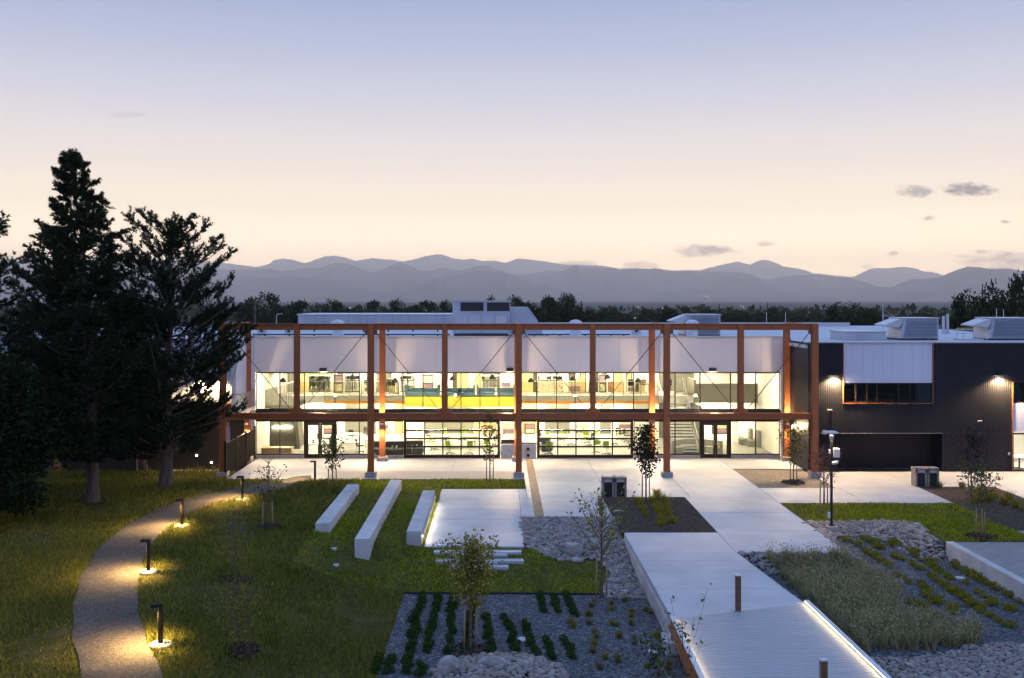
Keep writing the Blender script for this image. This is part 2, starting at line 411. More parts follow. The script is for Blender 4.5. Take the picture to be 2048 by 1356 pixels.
M['corten'] = mat('weathered_steel_channel', (.17, .11, .07), (.24, .17, .11), scale=2.2, rough=.7)
M['board'] = mat('grey_decking', (.42, .42, .43), (.34, .34, .355), scale=2.0, rough=.55, stretch=(.3, 4, 1))
M['bark_mound'] = M['mulch']
WARM = (1.0, .80, .50); WARM2 = (1.0, .70, .36)
M['lamp_warm'] = emit('lamp_lens_warm', WARM, 60)
M['led'] = emit('led_strip', (1.0, .76, .42), 32)
M['panel_light'] = emit('ceiling_light_panel', (1.0, .83, .56), 180)
M['bulb_far'] = emit('street_bulb', (1.0, .85, .6), 4)
def spot(name, loc, target, power, size, blend=.6, color=WARM, rad=.06, parent=None):
    l = bpy.data.lights.new(name, 'SPOT'); l.energy = power; l.spot_size = math.radians(size); l.spot_blend = blend; l.color = color; l.shadow_soft_size = rad
    o = bpy.data.objects.new(name, l); col.objects.link(o)
    loc = Vector(loc); d = Vector(target) - loc
    o.rotation_euler = d.to_track_quat('-Z', 'Y').to_euler(); o.location = loc
    if parent: o.parent = parent
    return o
ABS = {}
def absthing(name, label, cat, loc, group=None):
    o = thing(name, label, cat, loc, 0, group); ABS[o.name] = Vector(loc); return o
_link = link
def link(name, me, parent=None, loc=None, rot=None, sc=None):
    o = _link(name, me, parent, loc, rot, sc)
    if parent is not None and parent.name in ABS:
        o.location = (Vector(loc) if loc is not None else Vector((0, 0, 0))) - ABS[parent.name]
    return o

# ------------------------------------------------------------------ the far land: plain, mountains
g = MB(); g.add([(-36000, -300, -2.3), (36000, -300, -2.3), (36000, 28000, -2.3), (-36000, 28000, -2.3)], [(0, 1, 2, 3)])
tag(g.build('ground', M['plain']), kind='structure')

FAR = [(380,520),(455,526),(512,534),(530,532),(562,517),(585,520),(605,526),(618,525),(650,513),(670,511),(690,515),(712,522),(742,516),(765,518),(785,519),(808,523),(825,519),(850,512),(878,508),(893,511),(905,516),(928,520),(945,517),(965,522),(990,521),(1012,525),(1037,516.5),(1075,521),(1130,529),(1200,531),(1240,537),(1320,537),(1345,540),(1400,540),(1440,530),(1473,523),(1497,530),(1525,519),(1540,521),(1565,532),(1605,540),(1630,547),(1670,551),(1704,554),(1748,536),(1775,537),(1800,534),(1825,536),(1860,546),(1890,550),(1950,552),(2048,555)]
MID = [(300,545),(440,538),(495,539),(545,537),(567,543),(600,537),(640,535),(675,526),(695,527),(735,543),(750,545),(772,537),(797,525),(815,530),(847,543),(880,537),(895,537),(920,541),(955,532),(975,532),(1005,542),(1030,549),(1050,549),(1075,544),(1125,541),(1145,532),(1200,537),(1228,536),(1240,540),(1262,537),(1290,538),(1310,537),(1330,543),(1400,543),(1440,543),(1475,543),(1500,555),(1540,560),(1560,555),(1590,550),(1645,550),(1690,567),(1730,580),(1760,590),(1830,598),(2048,598)]
NEAR = [(380,552),(600,556),(760,566),(850,562),(930,545),(965,540),(1005,545),(1060,560),(1120,578),(1200,590),(1300,586),(1420,578),(1560,586),(1660,596),(1700,594),(1735,585),(1760,574),(1780,575),(1830,562),(1890,552),(1935,532),(1960,534),(1985,538),(2010,537),(2048,542)]
def mountain_range(name, prof, D, dep, seed, rough):
    g2 = np.random.default_rng(seed)
    xs = np.concatenate([np.arange(-900, prof[0][0], 45), np.arange(prof[0][0], prof[-1][0], 5), np.arange(prof[-1][0], 3000, 45)])
    pxs = [p[0] for p in prof]; pys = [p[1] for p in prof]
    y = np.interp(xs, pxs, pys)
    ph = g2.uniform(0, 6.28, 8)
    wob = sum(np.sin(xs * f + p) / (k + 1.6) for k, (f, p) in enumerate(zip((.012, .021, .037, .061, .11, .19, .31, .5), ph)))
    out = np.clip(np.maximum((prof[0][0] - xs), (xs - prof[-1][0])) / 120, 0, 1)
    y = y - wob * (7 * out + .45)
    X = (xs - CX) * D / F; Hh = (CY - y) * D / F
    ts = np.concatenate([np.linspace(-1, 0, 16), np.linspace(.12, .6, 4)])
    V = []
    for i, t in enumerate(ts):
        k = (1 - abs(t)) ** 1.25
        rid = sum(np.sin(X / (D * .0045 * s) + p + t * s2) * a for s, p, s2, a in zip((1, 1.9, .55, .3), ph[:4], (3.0, -4.0, 5.0, -8.0), (.5, .6, .35, .2)))
        z = Hh * k * (1 + rough * rid * (abs(t) ** .8) * (1 - abs(t)) * 1.6)
        if t < 0: z = np.minimum(z, Hh * (1 + t * .12))
        V.append(np.stack([X, np.full_like(X, D + t * dep) + rid * dep * .03, np.where(abs(t) > .98, -4.0, z + H * (1 - abs(t)))], 1))
    nx = len(xs); V = np.concatenate(V)
    idx = np.arange(nx * len(ts)).reshape(len(ts), nx)
    Fc = np.stack([idx[:-1, :-1], idx[:-1, 1:], idx[1:, 1:], idx[1:, :-1]], -1).reshape(-1, 4)
    return tag(link(name, np_mesh(name, V, Fc, M['mountain'], True)), kind='structure')
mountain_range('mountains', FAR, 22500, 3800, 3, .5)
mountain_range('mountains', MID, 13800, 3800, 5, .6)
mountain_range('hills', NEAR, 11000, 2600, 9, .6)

# ------------------------------------------------------------------ paving: orthogonal slabs, 4 m by 3 m
plaza = MB()
RECTS = [(-15.6, 18.3, 60.1, 64.15, 4.25, 4.05), (-15.6, 1.4, 56.7, 60.1, 4.25, 3.4), (1.4, 14.05, 51.5, 60.1, 4.2, 4.3), (1.0, 5.3, 46.9, 51.5, 4.3, 2.3),
         (1.0, 1.4, 51.5, 53.7, 1, 3), (9.55, 14.05, 40.2, 51.5, 4.5, 3.77), (14.05, 22.8, 50, 54, 4.4, 4), (18.2, 22.8, 54, 59.15, 4.6, 5.2),
         (22.8, 27, 54.4, 59.15, 4.2, 5), (27, 42, 46, 59.15, 5, 4.4)]
for x0, x1, y0, y1, *_ in RECTS: plaza.box(x0, x1, y0, y1, -.6, -.012)
plaza = plaza.build('plaza', M['joint']); tag(plaza, kind='structure')
slab_meshes = {}
def slab(x0, x1, y0, y1, parent, z=0.0, j=.008, m='paving', nm='slab'):
    k = (round(x1 - x0, 3), round(y1 - y0, 3), m)
    if k not in slab_meshes:
        slab_meshes[k] = MB().bbox(-(x1 - x0) / 2 + j, (x1 - x0) / 2 - j, -(y1 - y0) / 2 + j, (y1 - y0) / 2 - j, -.1, 0, .008).mesh(nm, M[m])
    return link(nm, slab_meshes[k], parent, ((x0 + x1) / 2, (y0 + y1) / 2, z))
for x0, x1, y0, y1, sx, sy in RECTS:
    nx = max(1, round((x1 - x0) / sx)); ny = max(1, round((y1 - y0) / sy))
    for i in range(nx):
        for j in range(ny):
            slab(x0 + (x1 - x0) * i / nx, x0 + (x1 - x0) * (i + 1) / nx, y0 + (y1 - y0) * j / ny, y0 + (y1 - y0) * (j + 1) / ny, plaza)
# ribbed paver band under the front columns
pm = mat('ribbed_paver_band', (.44, .41, .37), (.34, .32, .29), rough=.8, scale=20, bump=.6, bscale=30, stretch=(.6, 2.5, 1))
for k in range(8):
    MB().bbox(-9.9 + k * 1.37, -9.9 + k * 1.37 + 1.355, 56.85, 59.3, -.05, .004, .004).build('paver_band', pm, plaza)
# the stage with its lit edge
stage = absthing('stage_platform', 'low concrete stage platform beside the bench with a light strip', 'stage', (-1.1, 47.4, 0))
MB().box(-3.05, .97, 41.3, 53.68, -.6, -.02).build('stage_base', M['wall_concrete'], stage)
for j in range(5):
    for i in range(2):
        x0 = -3.15 + 2.075 * i; y0 = 41.2 + 2.5 * j
        link('slab', MB().bbox(x0 + .006, x0 + 2.069, y0 + .006, y0 + 2.494, -.14, 0, .008).mesh('slab', M['paving']), stage)
# the deck towards the bridge, and its side wall
deck = absthing('walkway_deck', 'smooth concrete walkway leading onto the boarded bridge', 'walkway', (7.6, 38, 0))
YS = [33.2, 35.2, 37.4, 39.0, 40.2, 43.67]
def dl(Y): return 5.5 - (Y - 33) * .006
def dr(Y): return 9.55 if Y > 42 else 9.56 + (40.2 - min(Y, 40.2)) * .1 if Y > 36 else 9.98 + (36 - Y) * .08
for k in range(5):
    a, b = YS[k], YS[k + 1]
    ya = (31.75, 33.45) if k == 0 else (a, a)
    po = [(dl(a) + .006, ya[0] + .008), ((10.27 if k == 0 else dr(a)) - .006, ya[1] + .008), ((dr(b) if b < 43 else 9.54) - .006, b - .008), (dl(b) + .006, b - .008)]
    if k == 4: po[1] = (9.54, a + .008)
    link('slab', MB().prism(po, -.22, 0).mesh('slab', M['paving']), deck)
MB().prism([(5.6, 31.95), (10.15, 33.6), (9.7, 39.5), (9.45, 43.6), (5.6, 43.6)], -1.6, -.22).build('retaining_wall', M['wall_concrete'], deck)
MB().prism([(5.44, 32.0), (5.598, 32.0), (5.55, 43.6), (5.40, 43.6)], -1.5, -.225).build('side_wall', M['wall_concrete'], deck)
MB().bbox(5.15, 6.1, 30.85, 31.85, -1.7, -.42, .02).build('abutment', M['wall_concrete'], deck)

# ------------------------------------------------------------------ bridge of grey boards with steel edges and light strips
br = absthing('footbridge', 'boarded footbridge with rust steel edge beams and glowing side strips', 'bridge', (7.9, 28, 0))
def bl(Y): return 5.56 - (31.7 - Y) * .02
def brt(Y): return 10.24 + (33.4 - Y) * .012
nb = 0
b_w = .165
for k in range(80):
    Yl = 31.73 - k * b_w; Yr = 33.43 - k * b_w * 1.06
    MB().add([(bl(Yl), Yl - b_w + .020, -.03), (brt(Yr), Yr - b_w * 1.06 + .020, -.03), (brt(Yr), Yr, -.03), (bl(Yl), Yl, -.03),
              (bl(Yl), Yl - b_w + .020, .004), (brt(Yr), Yr - b_w * 1.06 + .020, .004), (brt(Yr), Yr, .004), (bl(Yl), Yl, .004)],
             [(3, 2, 1, 0), (4, 5, 6, 7), (0, 1, 5, 4), (1, 2, 6, 5), (2, 3, 7, 6), (3, 0, 4, 7)]).build('board', M['board'], br)
MB().prism([(5.4, 18), (10.6, 18), (10.15, 33.0), (5.7, 31.4)], -.3, -.05).build('deck_frame', M['black'], br)
for s, fx, y1 in ((-1, bl, 31.75), (1, brt, 33.45)):
    xo, yo = fx(18), 18
    a, b = fx(y1), fx(18.0)
    MB().prism([(b + s * .03, 18), (b + s * .13, 18), (a + s * .13, y1), (a + s * .03, y1)][::(1 if s > 0 else -1)], -.55, .1).build('edge_beam', M['steel'], br)
    MB().prism([(b - s * .02, 18), (b + s * .14, 18), (a + s * .14, y1 + .02), (a - s * .02, y1 + .02)][::(1 if s > 0 else -1)], .102, .118).build('kerb_cap', M['cap'], br)
    MB().prism([(b + s * .002, 18), (b + s * .028, 18), (a + s * .028, y1), (a + s * .002, y1)][::(1 if s > 0 else -1)], .0, .066).build('inner_liner', M['cap'], br)
    MB().prism([(b - s * .0, 18), (b + s * .026, 18), (a + s * .026, y1), (a - s * .0, y1)][::(1 if s > 0 else -1)], .068, .098).build('light_strip', M['led'], br)

# ------------------------------------------------------------------ open ground
def patch(name, rects, material, step, kind='structure', dz=0.0, f=hgt, smooth=True):
    V = []; Fc = []
    for x0, x1, y0, y1 in rects:
        nx = max(2, int((x1 - x0) / step) + 1); ny = max(2, int((y1 - y0) / step) + 1); o = len(V)
        for j in range(ny):
            for i in range(nx):
                x = x0 + (x1 - x0) * i / (nx - 1); y = y0 + (y1 - y0) * j / (ny - 1)
                V.append((x, y, f(x, y) + dz))
        Fc += [(o + j * nx + i, o + j * nx + i + 1, o + (j + 1) * nx + i + 1, o + (j + 1) * nx + i) for j in range(ny - 1) for i in range(nx - 1)]
    return tag(link(name, np_mesh(name, V, Fc, material, smooth)), kind=kind)
LAWN_L = [(-70, -15.6, 16, 59.3), (-15.6, -3.6, 16, 37.2), (-15.6, -3.05, 37.2, 53.7), (-15.6, 1.4, 53.7, 56.7), (-3.05, 4.3, 37.2, 41.3)]
LAWN_R = [(14.05, 18.9, 45.0, 50), (18.7, 22.8, 42, 50)]
patch('lawn', LAWN_L, M['lawn_soil'], .5)
patch('lawn', LAWN_R, M['lawn_soil'], .5)
patch('gravel_bed', [(-3.6, 5.5, 24, 37.2)], M['gravel'], .4)
patch('gravel_bed', [(14.05, 18.72, 22, 45.6), (10.0, 14.05, 22, 40.2)], M['gravel'], .3)
patch('rock_ground', [(.9, 5.5, 41.2, 46.9), (4.2, 5.5, 37.0, 41.2)], M['crushed'], .3, dz=-.06)
patch('crushed_stone_bed', [(14.05, 18.2, 54, 60.1)], M['crushed'], .5, f=lambda x, y: -.03)
patch('mulch_bed', [(5.3, 9.55, 43.67, 51.5)], M['mulch'], .5, f=lambda x, y: -.04 + .05 * math.sin((x - 5.3) / 4.25 * math.pi) * math.sin((y - 43.67) / 7.83 * math.pi))
patch('mulch_bed', [(22.8, 27, 44.0, 54.4)], M['mulch'], .5, f=lambda x, y: -.03)
# soil under everything nearby, and the sunken court beyond the left lawn
patch('soil', [(-70, 42, 10, 100)], M['plain'], 8, f=lambda x, y: -2.1)
# brick paver terrace on the right behind its wall
def pavermat():
    m = bpy.data.materials.new('brick_pavers'); m.use_nodes = True; t = NT(m.node_tree); b = t.n['Principled BSDF']
    geo = t.add('ShaderNodeNewGeometry'); br_ = t.add('ShaderNodeTexBrick'); t.l.new(geo.outputs['Position'], br_.inputs[0])
    br_.inputs['Color1'].default_value = (.24, .225, .225, 1); br_.inputs['Color2'].default_value = (.32, .30, .295, 1); br_.inputs['Mortar'].default_value = (.10, .095, .09, 1)
    br_.inputs['Scale'].default_value = 1; br_.inputs['Brick Width'].default_value = .3; br_.inputs['Row Height'].default_value = .15; br_.inputs['Mortar Size'].default_value = .008
    t.l.new(br_.outputs[0], b.inputs['Base Color']); b.inputs['Roughness'].default_value = .8
    bp = t.add('ShaderNodeBump'); bp.inputs['Distance'].default_value = .01; t.l.new(br_.outputs['Fac'], bp.inputs['Height']); bp.invert = True
    t.l.new(bp.outputs[0], b.inputs['Normal']); return m
M['pavers'] = pavermat()
tag(MB().box(18.95, 45, 16, 41.95, -.6, 0).box(22.8, 27, 42.0, 44, -.6, 0).box(27, 45, 41.95, 46, -.6, 0).build('paver_terrace', M['pavers']), kind='structure')
wl = absthing('retaining_wall', 'long low concrete retaining wall beside the brick paver terrace', 'wall', (18.8, 30, -.7))
for k in range(9):
    MB().bbox(18.62, 18.95, 41.6 - 3.1 * (k + 1) + .004, 41.6 - 3.1 * k - .004, -1.2, .12, .02).build('wall_section', M['wall_concrete'], wl)

# the winding path
PATH = [(262, 1420), (246, 1356), (218, 1270), (212, 1200), (226, 1140), (262, 1082), (325, 1035), (400, 1003), (470, 988), (545, 972), (600, 962), (625, 957)]
pts = [gp(x, y) for x, y in PATH]
def catmull(P, n=10):
    out = []
    for i in range(len(P) - 1):
        p0, p1, p2, p3 = P[max(i - 1, 0)], P[i], P[i + 1], P[min(i + 2, len(P) - 1)]
        for k in range(n):
            t = k / n
            out.append(.5 * ((2 * p1) + (p2 - p0) * t + (2 * p0 - 5 * p1 + 4 * p2 - p3) * t * t + (3 * p1 - p0 - 3 * p2 + p3) * t ** 3))
    out.append(P[-1]); return out
cl = catmull(pts)
PW = .93
V = []; nacross = 7
for i, p in enumerate(cl):
    d = (cl[min(i + 1, len(cl) - 1)] - cl[max(i - 1, 0)]); d.z = 0; d.normalize(); s = Vector((d.y, -d.x, 0))
    for k in range(nacross):
        q = p + s * (PW * (k / (nacross - 1) * 2 - 1) * (1 + .04 * math.sin(i * .7 + k)))
        V.append((q.x, q.y, (hgt(q.x, q.y) if q.y < 56.7 else 0) + .03 + .01 * math.sin(k / 6 * math.pi)))
Fc = [(i * nacross + k, i * nacross + k + 1, (i + 1) * nacross + k + 1, (i + 1) * nacross + k) for i in range(len(cl) - 1) for k in range(nacross - 1)]
tag(link('path', np_mesh('path', V, Fc, M['path'], True)), kind='structure')
clA = np.array([(p.x, p.y) for p in cl])
def path_dist(XY):
    d = np.full(len(XY), 1e9)
    for a in clA: d = np.minimum(d, np.hypot(XY[:, 0] - a[0], XY[:, 1] - a[1]))
    return d
# ------------------------------------------------------------------ grass blades
BENCH = [(-7.67, -7.07, 41.3, 50.0, .95), (-5.76, -5.17, 39.4, 52.3, .76), (-3.87, -3.27, 41.2, 50.0, .64)]
STEPS = [(868, 1043, 1098, 1104), (900, 1015, 1104, 1109), (872, 1047, 1116, 1121), (950, 995, 1121, 1125), (897, 1017, 1128, 1133)]
def scatter(rects, dens):
    P = []
    for x0, x1, y0, y1 in rects:
        x0 = max(x0, -34); y0 = max(y0, 22)
        n = int((x1 - x0) * (y1 - y0) * dens)
        q = np.stack([rng.uniform(x0, x1, n), rng.uniform(y0, y1, n)], 1)
        keep = rng.uniform(size=n) < np.clip((40 / q[:, 1]) ** 2, .3, 1.6) / 1.6
        keep &= np.abs((q[:, 0] - .5) / q[:, 1]) < .60
        P.append(q[keep])
    return np.concatenate(P)
def bare(XY):
    """patchy thin spots of the unmown slope"""
    x, y = XY[:, 0], XY[:, 1]
    s = np.sin(x * .9 + 1.3 * np.sin(y * .55)) + np.sin(y * .8 + 1.7 * np.sin(x * .6)) + .7 * np.sin(x * 2.3 + y * 1.1)
    return s
def grass(name, rects, dens, h, material, label, bare_amt=0.0):
    P = scatter(rects, dens)
    keep = path_dist(P) > PW + .02
    for x0, x1, y0, y1, _ in BENCH: keep &= ~((P[:, 0] > x0) & (P[:, 0] < x1) & (P[:, 1] > y0) & (P[:, 1] < y1))
    if bare_amt:
        keep &= rng.uniform(size=len(P)) > np.clip((bare(P) + rng.normal(0, .5, len(P)) - 1.2) * .8, 0, .8)
    P = P[keep]
    Z = np.array([hgt(a, b) for a, b in P])
    hh = h * (1 + .5 * np.clip(bare(P) * -.4, -.8, 1)) * np.clip(.3 + P[:, 1] * .018, .7, 1.4)
    V, Fc = blades(np.column_stack([P, Z - .01]), hh, .018 + P[:, 1] * .0005, .45 if bare_amt else .85)
    return tag(link(name, np_mesh(name, V, Fc, material)), label, 'grass', kind='stuff')
grass('meadow_grass', [(-70, -15.6, 16, 59.3), (-15.6, -7.8, 16, 54), (-7.8, -3.6, 16, 37.4)], 330, .17, M['meadow'], 'rough dark meadow grass on the slope around the winding path', 1)
grass('lawn_grass', [(-15.6, 1.4, 54, 56.65), (-7.8, -3.1, 37.4, 54), (-3.05, 4.2, 37.25, 41.2)], 420, .085, M['grass'], 'short mown green lawn around the concrete benches and stepping slabs')
grass('lawn_grass', [(14.1, 18.8, 45.3, 49.95), (18.8, 22.75, 42.05, 49.95)], 420, .09, M['grass'], 'short green lawn between the light pole and the far mulch bed')

# ------------------------------------------------------------------ benches, stepping slabs, drain channel
names = ['highest concrete bench block on the lawn, furthest from the stage', 'longest concrete bench block, the middle one of the three on the lawn', 'concrete bench block at the stage edge with a glowing strip along its foot']
for (x0, x1, y0, y1, zt), lab in zip(BENCH, names):
    zb = min(hgt(x, y) for x in (x0, x1) for y in (y0, y1)) - .25
    b = absthing('concrete_bench', lab, 'bench', ((x0 + x1) / 2, (y0 + y1) / 2, zb), 'concrete benches')
    n = 4
    for k in range(n):
        a = y0 + (y1 - y0) * k / n; c = y0 + (y1 - y0) * (k + 1) / n
        MB().bbox(x0, x1, a + (.003 if k else 0), c - (.003 if k < n - 1 else 0), zb, zt, .02).build('bench_block', M['wall_concrete'], b)
    if zt < .7:
        MB().box(x1 + .002, x1 + .05, y0 + .5, y1 - .2, .34, .37).build('light_channel', M['chrome'], b)
        MB().box(x1 + .004, x1 + .045, y0 + .5, y1 - .2, .325, .338).build('light_strip', emit('bench_led', (1, .86, .62), 48), b)
slabn = ['widest stepping slab right against the front of the stage', 'short stepping slab just below the widest slab', 'long stepping slab, third down from the stage', 'smallest stepping slab between two longer ones', 'lowest stepping slab on the lawn below the stage']
for (xa, xb, ya, yb), lab in zip(STEPS, slabn):
    q = gp((xa + xb) / 2, (ya + yb) / 2 + 1, lambda X, Y: hgt(X, Y) + .07); Yc, z = q.y, q.z
    k = Yc / F; x0, x1 = (xa - CX) * k, (xb - CX) * k
    tag(MB().bbox(x0, x1, Yc - .19, Yc + .19, z - .35, z, .012).build('stepping_slab', M['paving']), lab, 'slab', 'stepping slabs below the stage')
ed = absthing('steel_edging', 'thin dark steel edging between the lawn and the gravel bed', 'edging', (.4, 37.2, -.8))
for k in range(4):
    xa, xb = -3.6 + 2.0 * k, -3.6 + 2.0 * (k + 1)
    MB().add([(xa, 37.19, hgt(xa, 37.2) - .1), (xb - .004, 37.19, hgt(xb, 37.2) - .1), (xb - .004, 37.22, hgt(xb, 37.2) - .1), (xa, 37.22, hgt(xa, 37.2) - .1), (xa, 37.19, hgt(xa, 37.2) + .07), (xb - .004, 37.19, hgt(xb, 37.2) + .07), (xb - .004, 37.22, hgt(xb, 37.2) + .07), (xa, 37.22, hgt(xa, 37.2) + .07)], [(3, 2, 1, 0), (4, 5, 6, 7), (0, 1, 5, 4), (1, 2, 6, 5), (2, 3, 7, 6), (3, 0, 4, 7)]).build('edging_strip', M['black'], ed)
ch = absthing('drain_channel', 'brown steel drain channel running from the wall cabinet to the rocks', 'channel', (1.86, 55, 0))
MB().box(1.66, 2.06, 46.85, 63.6, -.01, .006).build('channel_plate', M['corten'], ch)
for s in (1.64, 2.06): MB().box(s, s + .02, 46.85, 63.6, -.01, .012).build('channel_edge', M['black'], ch)
MB().prism_x([(46.85, .008), (46.5, -.05), (46.3, -.3), (46.4, -.3), (46.6, -.09), (46.85, -.04)], 1.68, 2.04).build('spout', M['black'], ch)

# ------------------------------------------------------------------ river stones
def stone_mesh(seed, seg=7):
    g2 = np.random.default_rng(seed); prof = [(-.62, .55), (-.1, 1.0), (.42, .82)]
    sx, sy = g2.uniform(.85, 1.25, 2); V = [(0, 0, -.8)]
    for z, r_ in prof:
        for k in range(seg):
            t = 2 * math.pi * k / seg; q = r_ * g2.uniform(.86, 1.14)
            V.append((q * math.cos(t) * sx, q * math.sin(t) * sy, z * .72 * g2.uniform(.85, 1.15)))
    V.append((0, 0, .62)); n = len(V) - 1; Fc = []
    for k in range(seg):
        Fc.append((0, 1 + (k + 1) % seg, 1 + k)); Fc.append((n, n - seg + k, n - seg + (k + 1) % seg))
        for j in range(2):
            a = 1 + j * seg + k; b = 1 + j * seg + (k + 1) % seg
            Fc += [(a, b, b + seg), (a, b + seg, a + seg)]
    return np.array(V), np.array(Fc)
STV = [stone_mesh(k + 20) for k in range(6)]
STM = [np_mesh('stone', v, f, M['stone'], True) for v, f in STV]
def rock_bed(name, label, regions, size, n, seed, f=hgt, zlift=.0, keep=300):
    """regions: list of (polygon test, bbox)"""
    g2 = np.random.default_rng(seed); P = []
    x0, x1, y0, y1 = regions[0]; test = regions[1]
    tries = 0; cell = {}
    while len(P) < n and tries < n * 30:
        tries += 1
        x = g2.uniform(x0, x1); y = g2.uniform(y0, y1)
        if not test(x, y): continue
        s = size * g2.choice([.7, .85, 1, 1.15, 1.45], p=[.2, .25, .25, .2, .1])
        ci = (int(x / size / 1.6), int(y / size / 1.6)); ok = True
        for i in (-1, 0, 1):
            for j in (-1, 0, 1):
                for (a, b, c) in cell.get((ci[0] + i, ci[1] + j), ()):
                    if (a - x) ** 2 + (b - y) ** 2 < (.66 * (c + s)) ** 2: ok = False; break
        if not ok: continue
        cell.setdefault(ci, []).append((x, y, s)); P.append((x, y, s))
    cx_ = sum(p[0] for p in P) / len(P); cy_ = sum(p[1] for p in P) / len(P)
    root = absthing(name, label, 'rocks', (cx_, cy_, f(cx_, cy_)))
    P.sort(key=lambda p: -p[2] / p[1])
    V = []; Fc = []; o = 0
    for k, (x, y, s) in enumerate(P):
        z = f(x, y) + s * .28 + zlift * g2.uniform(0, 1); rz = g2.uniform(0, 6.28); rx, ry = g2.normal(0, .3, 2); i = int(g2.integers(6))
        if k < keep:
            o_ = link('stone', STM[i], root, (x, y, z), (rx, ry, rz), (s, s, s))
        else:
            mtx = np.array((Matrix.Rotation(rz, 3, 'Z') @ Matrix.Rotation(ry, 3, 'Y') @ Matrix.Rotation(rx, 3, 'X')))
            v, ff = STV[i]; V.append(v * s @ mtx.T + (x, y, z)); Fc.append(ff + o); o += len(v)
    # a lower layer fills the gaps
    for (x, y, s) in P:
        for _ in range(1):
            xx, yy = x + g2.normal(0, size), y + g2.normal(0, size)
            if not test(xx, yy): continue
            i = int(g2.integers(6)); v, ff = STV[i]; rz = g2.uniform(0, 6.28); c, s_ = math.cos(rz), math.sin(rz); q = s * .85
            V.append(np.column_stack([(v[:, 0] * c - v[:, 1] * s_) * q + xx, (v[:, 0] * s_ + v[:, 1] * c) * q + yy, v[:, 2] * q + f(xx, yy) - s * .05])); Fc.append(ff + o); o += len(v)
    if V:
        fo = link('stone_fill', np_mesh('stone_fill', np.concatenate(V), np.concatenate(Fc), M['stone'], True), root); tag(fo, kind='stuff')
    return root
rock_bed('river_rock_bed', 'bed of rounded river stones between the stage and the walkway deck',
         ((.95, 5.5, 36.6, 46.85), lambda x, y: (y > 41.15 + .35 * math.sin(x * 2) and x < 5.38) or (4.15 + .3 * math.sin(y * 1.3) < x < 5.4 and y > 36.7)), .115, 1500, 1)
rock_bed('river_rock_bed', 'band of tan river stones around the light pole below the lawn',
         ((14.1, 18.9, 39.6, 45.9), lambda x, y: (y > 44.0 + .25 * math.sin(x * 1.7) - (x - 14) * .07 and y < 45.7) or (x > 17.35 + .2 * math.sin(y * 2) and y > 41.3 and x < 18.6) or (x < 14.75 and y < 44.2 and y > 39.7)), .12, 900, 2)
rock_bed('river_rock_bed', 'dark river stones under the walkway end beside the silvery ornamental grass',
         ((9.7, 14.4, 36.2, 40.15), lambda x, y: (y > 39.0) or (x < 9.85 + (40.2 - y) * .1 + .45 + .1 * math.sin(y * 3) and x > 9.7 + (40.2 - y) * .1)), .115, 460, 3, keep=300)
rock_bed('river_rock_bed', 'wide river stone bed beyond the tall ornamental grass beside the bridge',
         ((10.55, 19, 26.0, 31.6), lambda x, y: y < 30.6 + .45 * math.sin(x * .9) + (x - 11) * .08), .105, 1500, 4)
rock_bed('river_rock_bed', 'heaped river stones around grey boulders in the gravel bed',
         ((-2.0, 2.1, 27.6, 31.1), lambda x, y: ((x - .0) / 1.95) ** 2 + ((y - 29.0) / 1.75) ** 2 < 1), .12, 420, 6, f=lambda x, y: hgt(x, y) + .22 * max(0, 1 - ((x) / 2.1) ** 2 - ((y - 29) / 2) ** 2))
def boulder(label, c, sx, sy, sz, seed, cat='boulder'):
    g2 = np.random.default_rng(seed); import bmesh
    bm = bmesh.new(); bmesh.ops.create_icosphere(bm, subdivisions=3, radius=1)
    pl = [(Vector(g2.normal(size=3)).normalized(), g2.uniform(.62, .9)) for _ in range(11)]
    for v_ in bm.verts:
        for n_, d_ in pl:
            k = v_.co.dot(n_)
            if k > d_: v_.co -= n_ * (k - d_) * .92
        v_.co *= 1 + .05 * math.sin(v_.co.x * 7 + seed) * math.sin(v_.co.y * 6) + .03 * math.sin(v_.co.z * 13)
        v_.co = Vector((v_.co.x * sx, v_.co.y * sy, v_.co.z * sz))
    me = bpy.data.meshes.new('boulder'); bm.to_mesh(me); bm.free(); me.materials.append(M['boulder'])
    return tag(link('boulder', me, None, c), label, cat)
def bd(label, x, y, sx, sy, sz, seed):
    p = gp(x, y); boulder(label, (p.x, p.y, p.z + sz * .45), sx, sy, sz, seed)
bd('large pale boulder in the river stones below the mulch bed', 1142, 1108, .55, .42, .38, 1)
bd('low dark boulder hidden behind the young tree in the river stones', 1190, 1098, .5, .4, .35, 2)
bd('small flat rock at the lawn edge below the pale boulder', 1152, 1122, .33, .25, .12, 3)
bd('tall angular grey boulder at the end of the heaped stones', 896, 1350, .42, .36, .42, 4)
bd('broad angular boulder in the middle of the heaped stones', 985, 1342, .5, .34, .30, 5)
bd('flat tan rock beside the bed edging near the walkway', 1236, 1025, .34, .2, .1, 6)
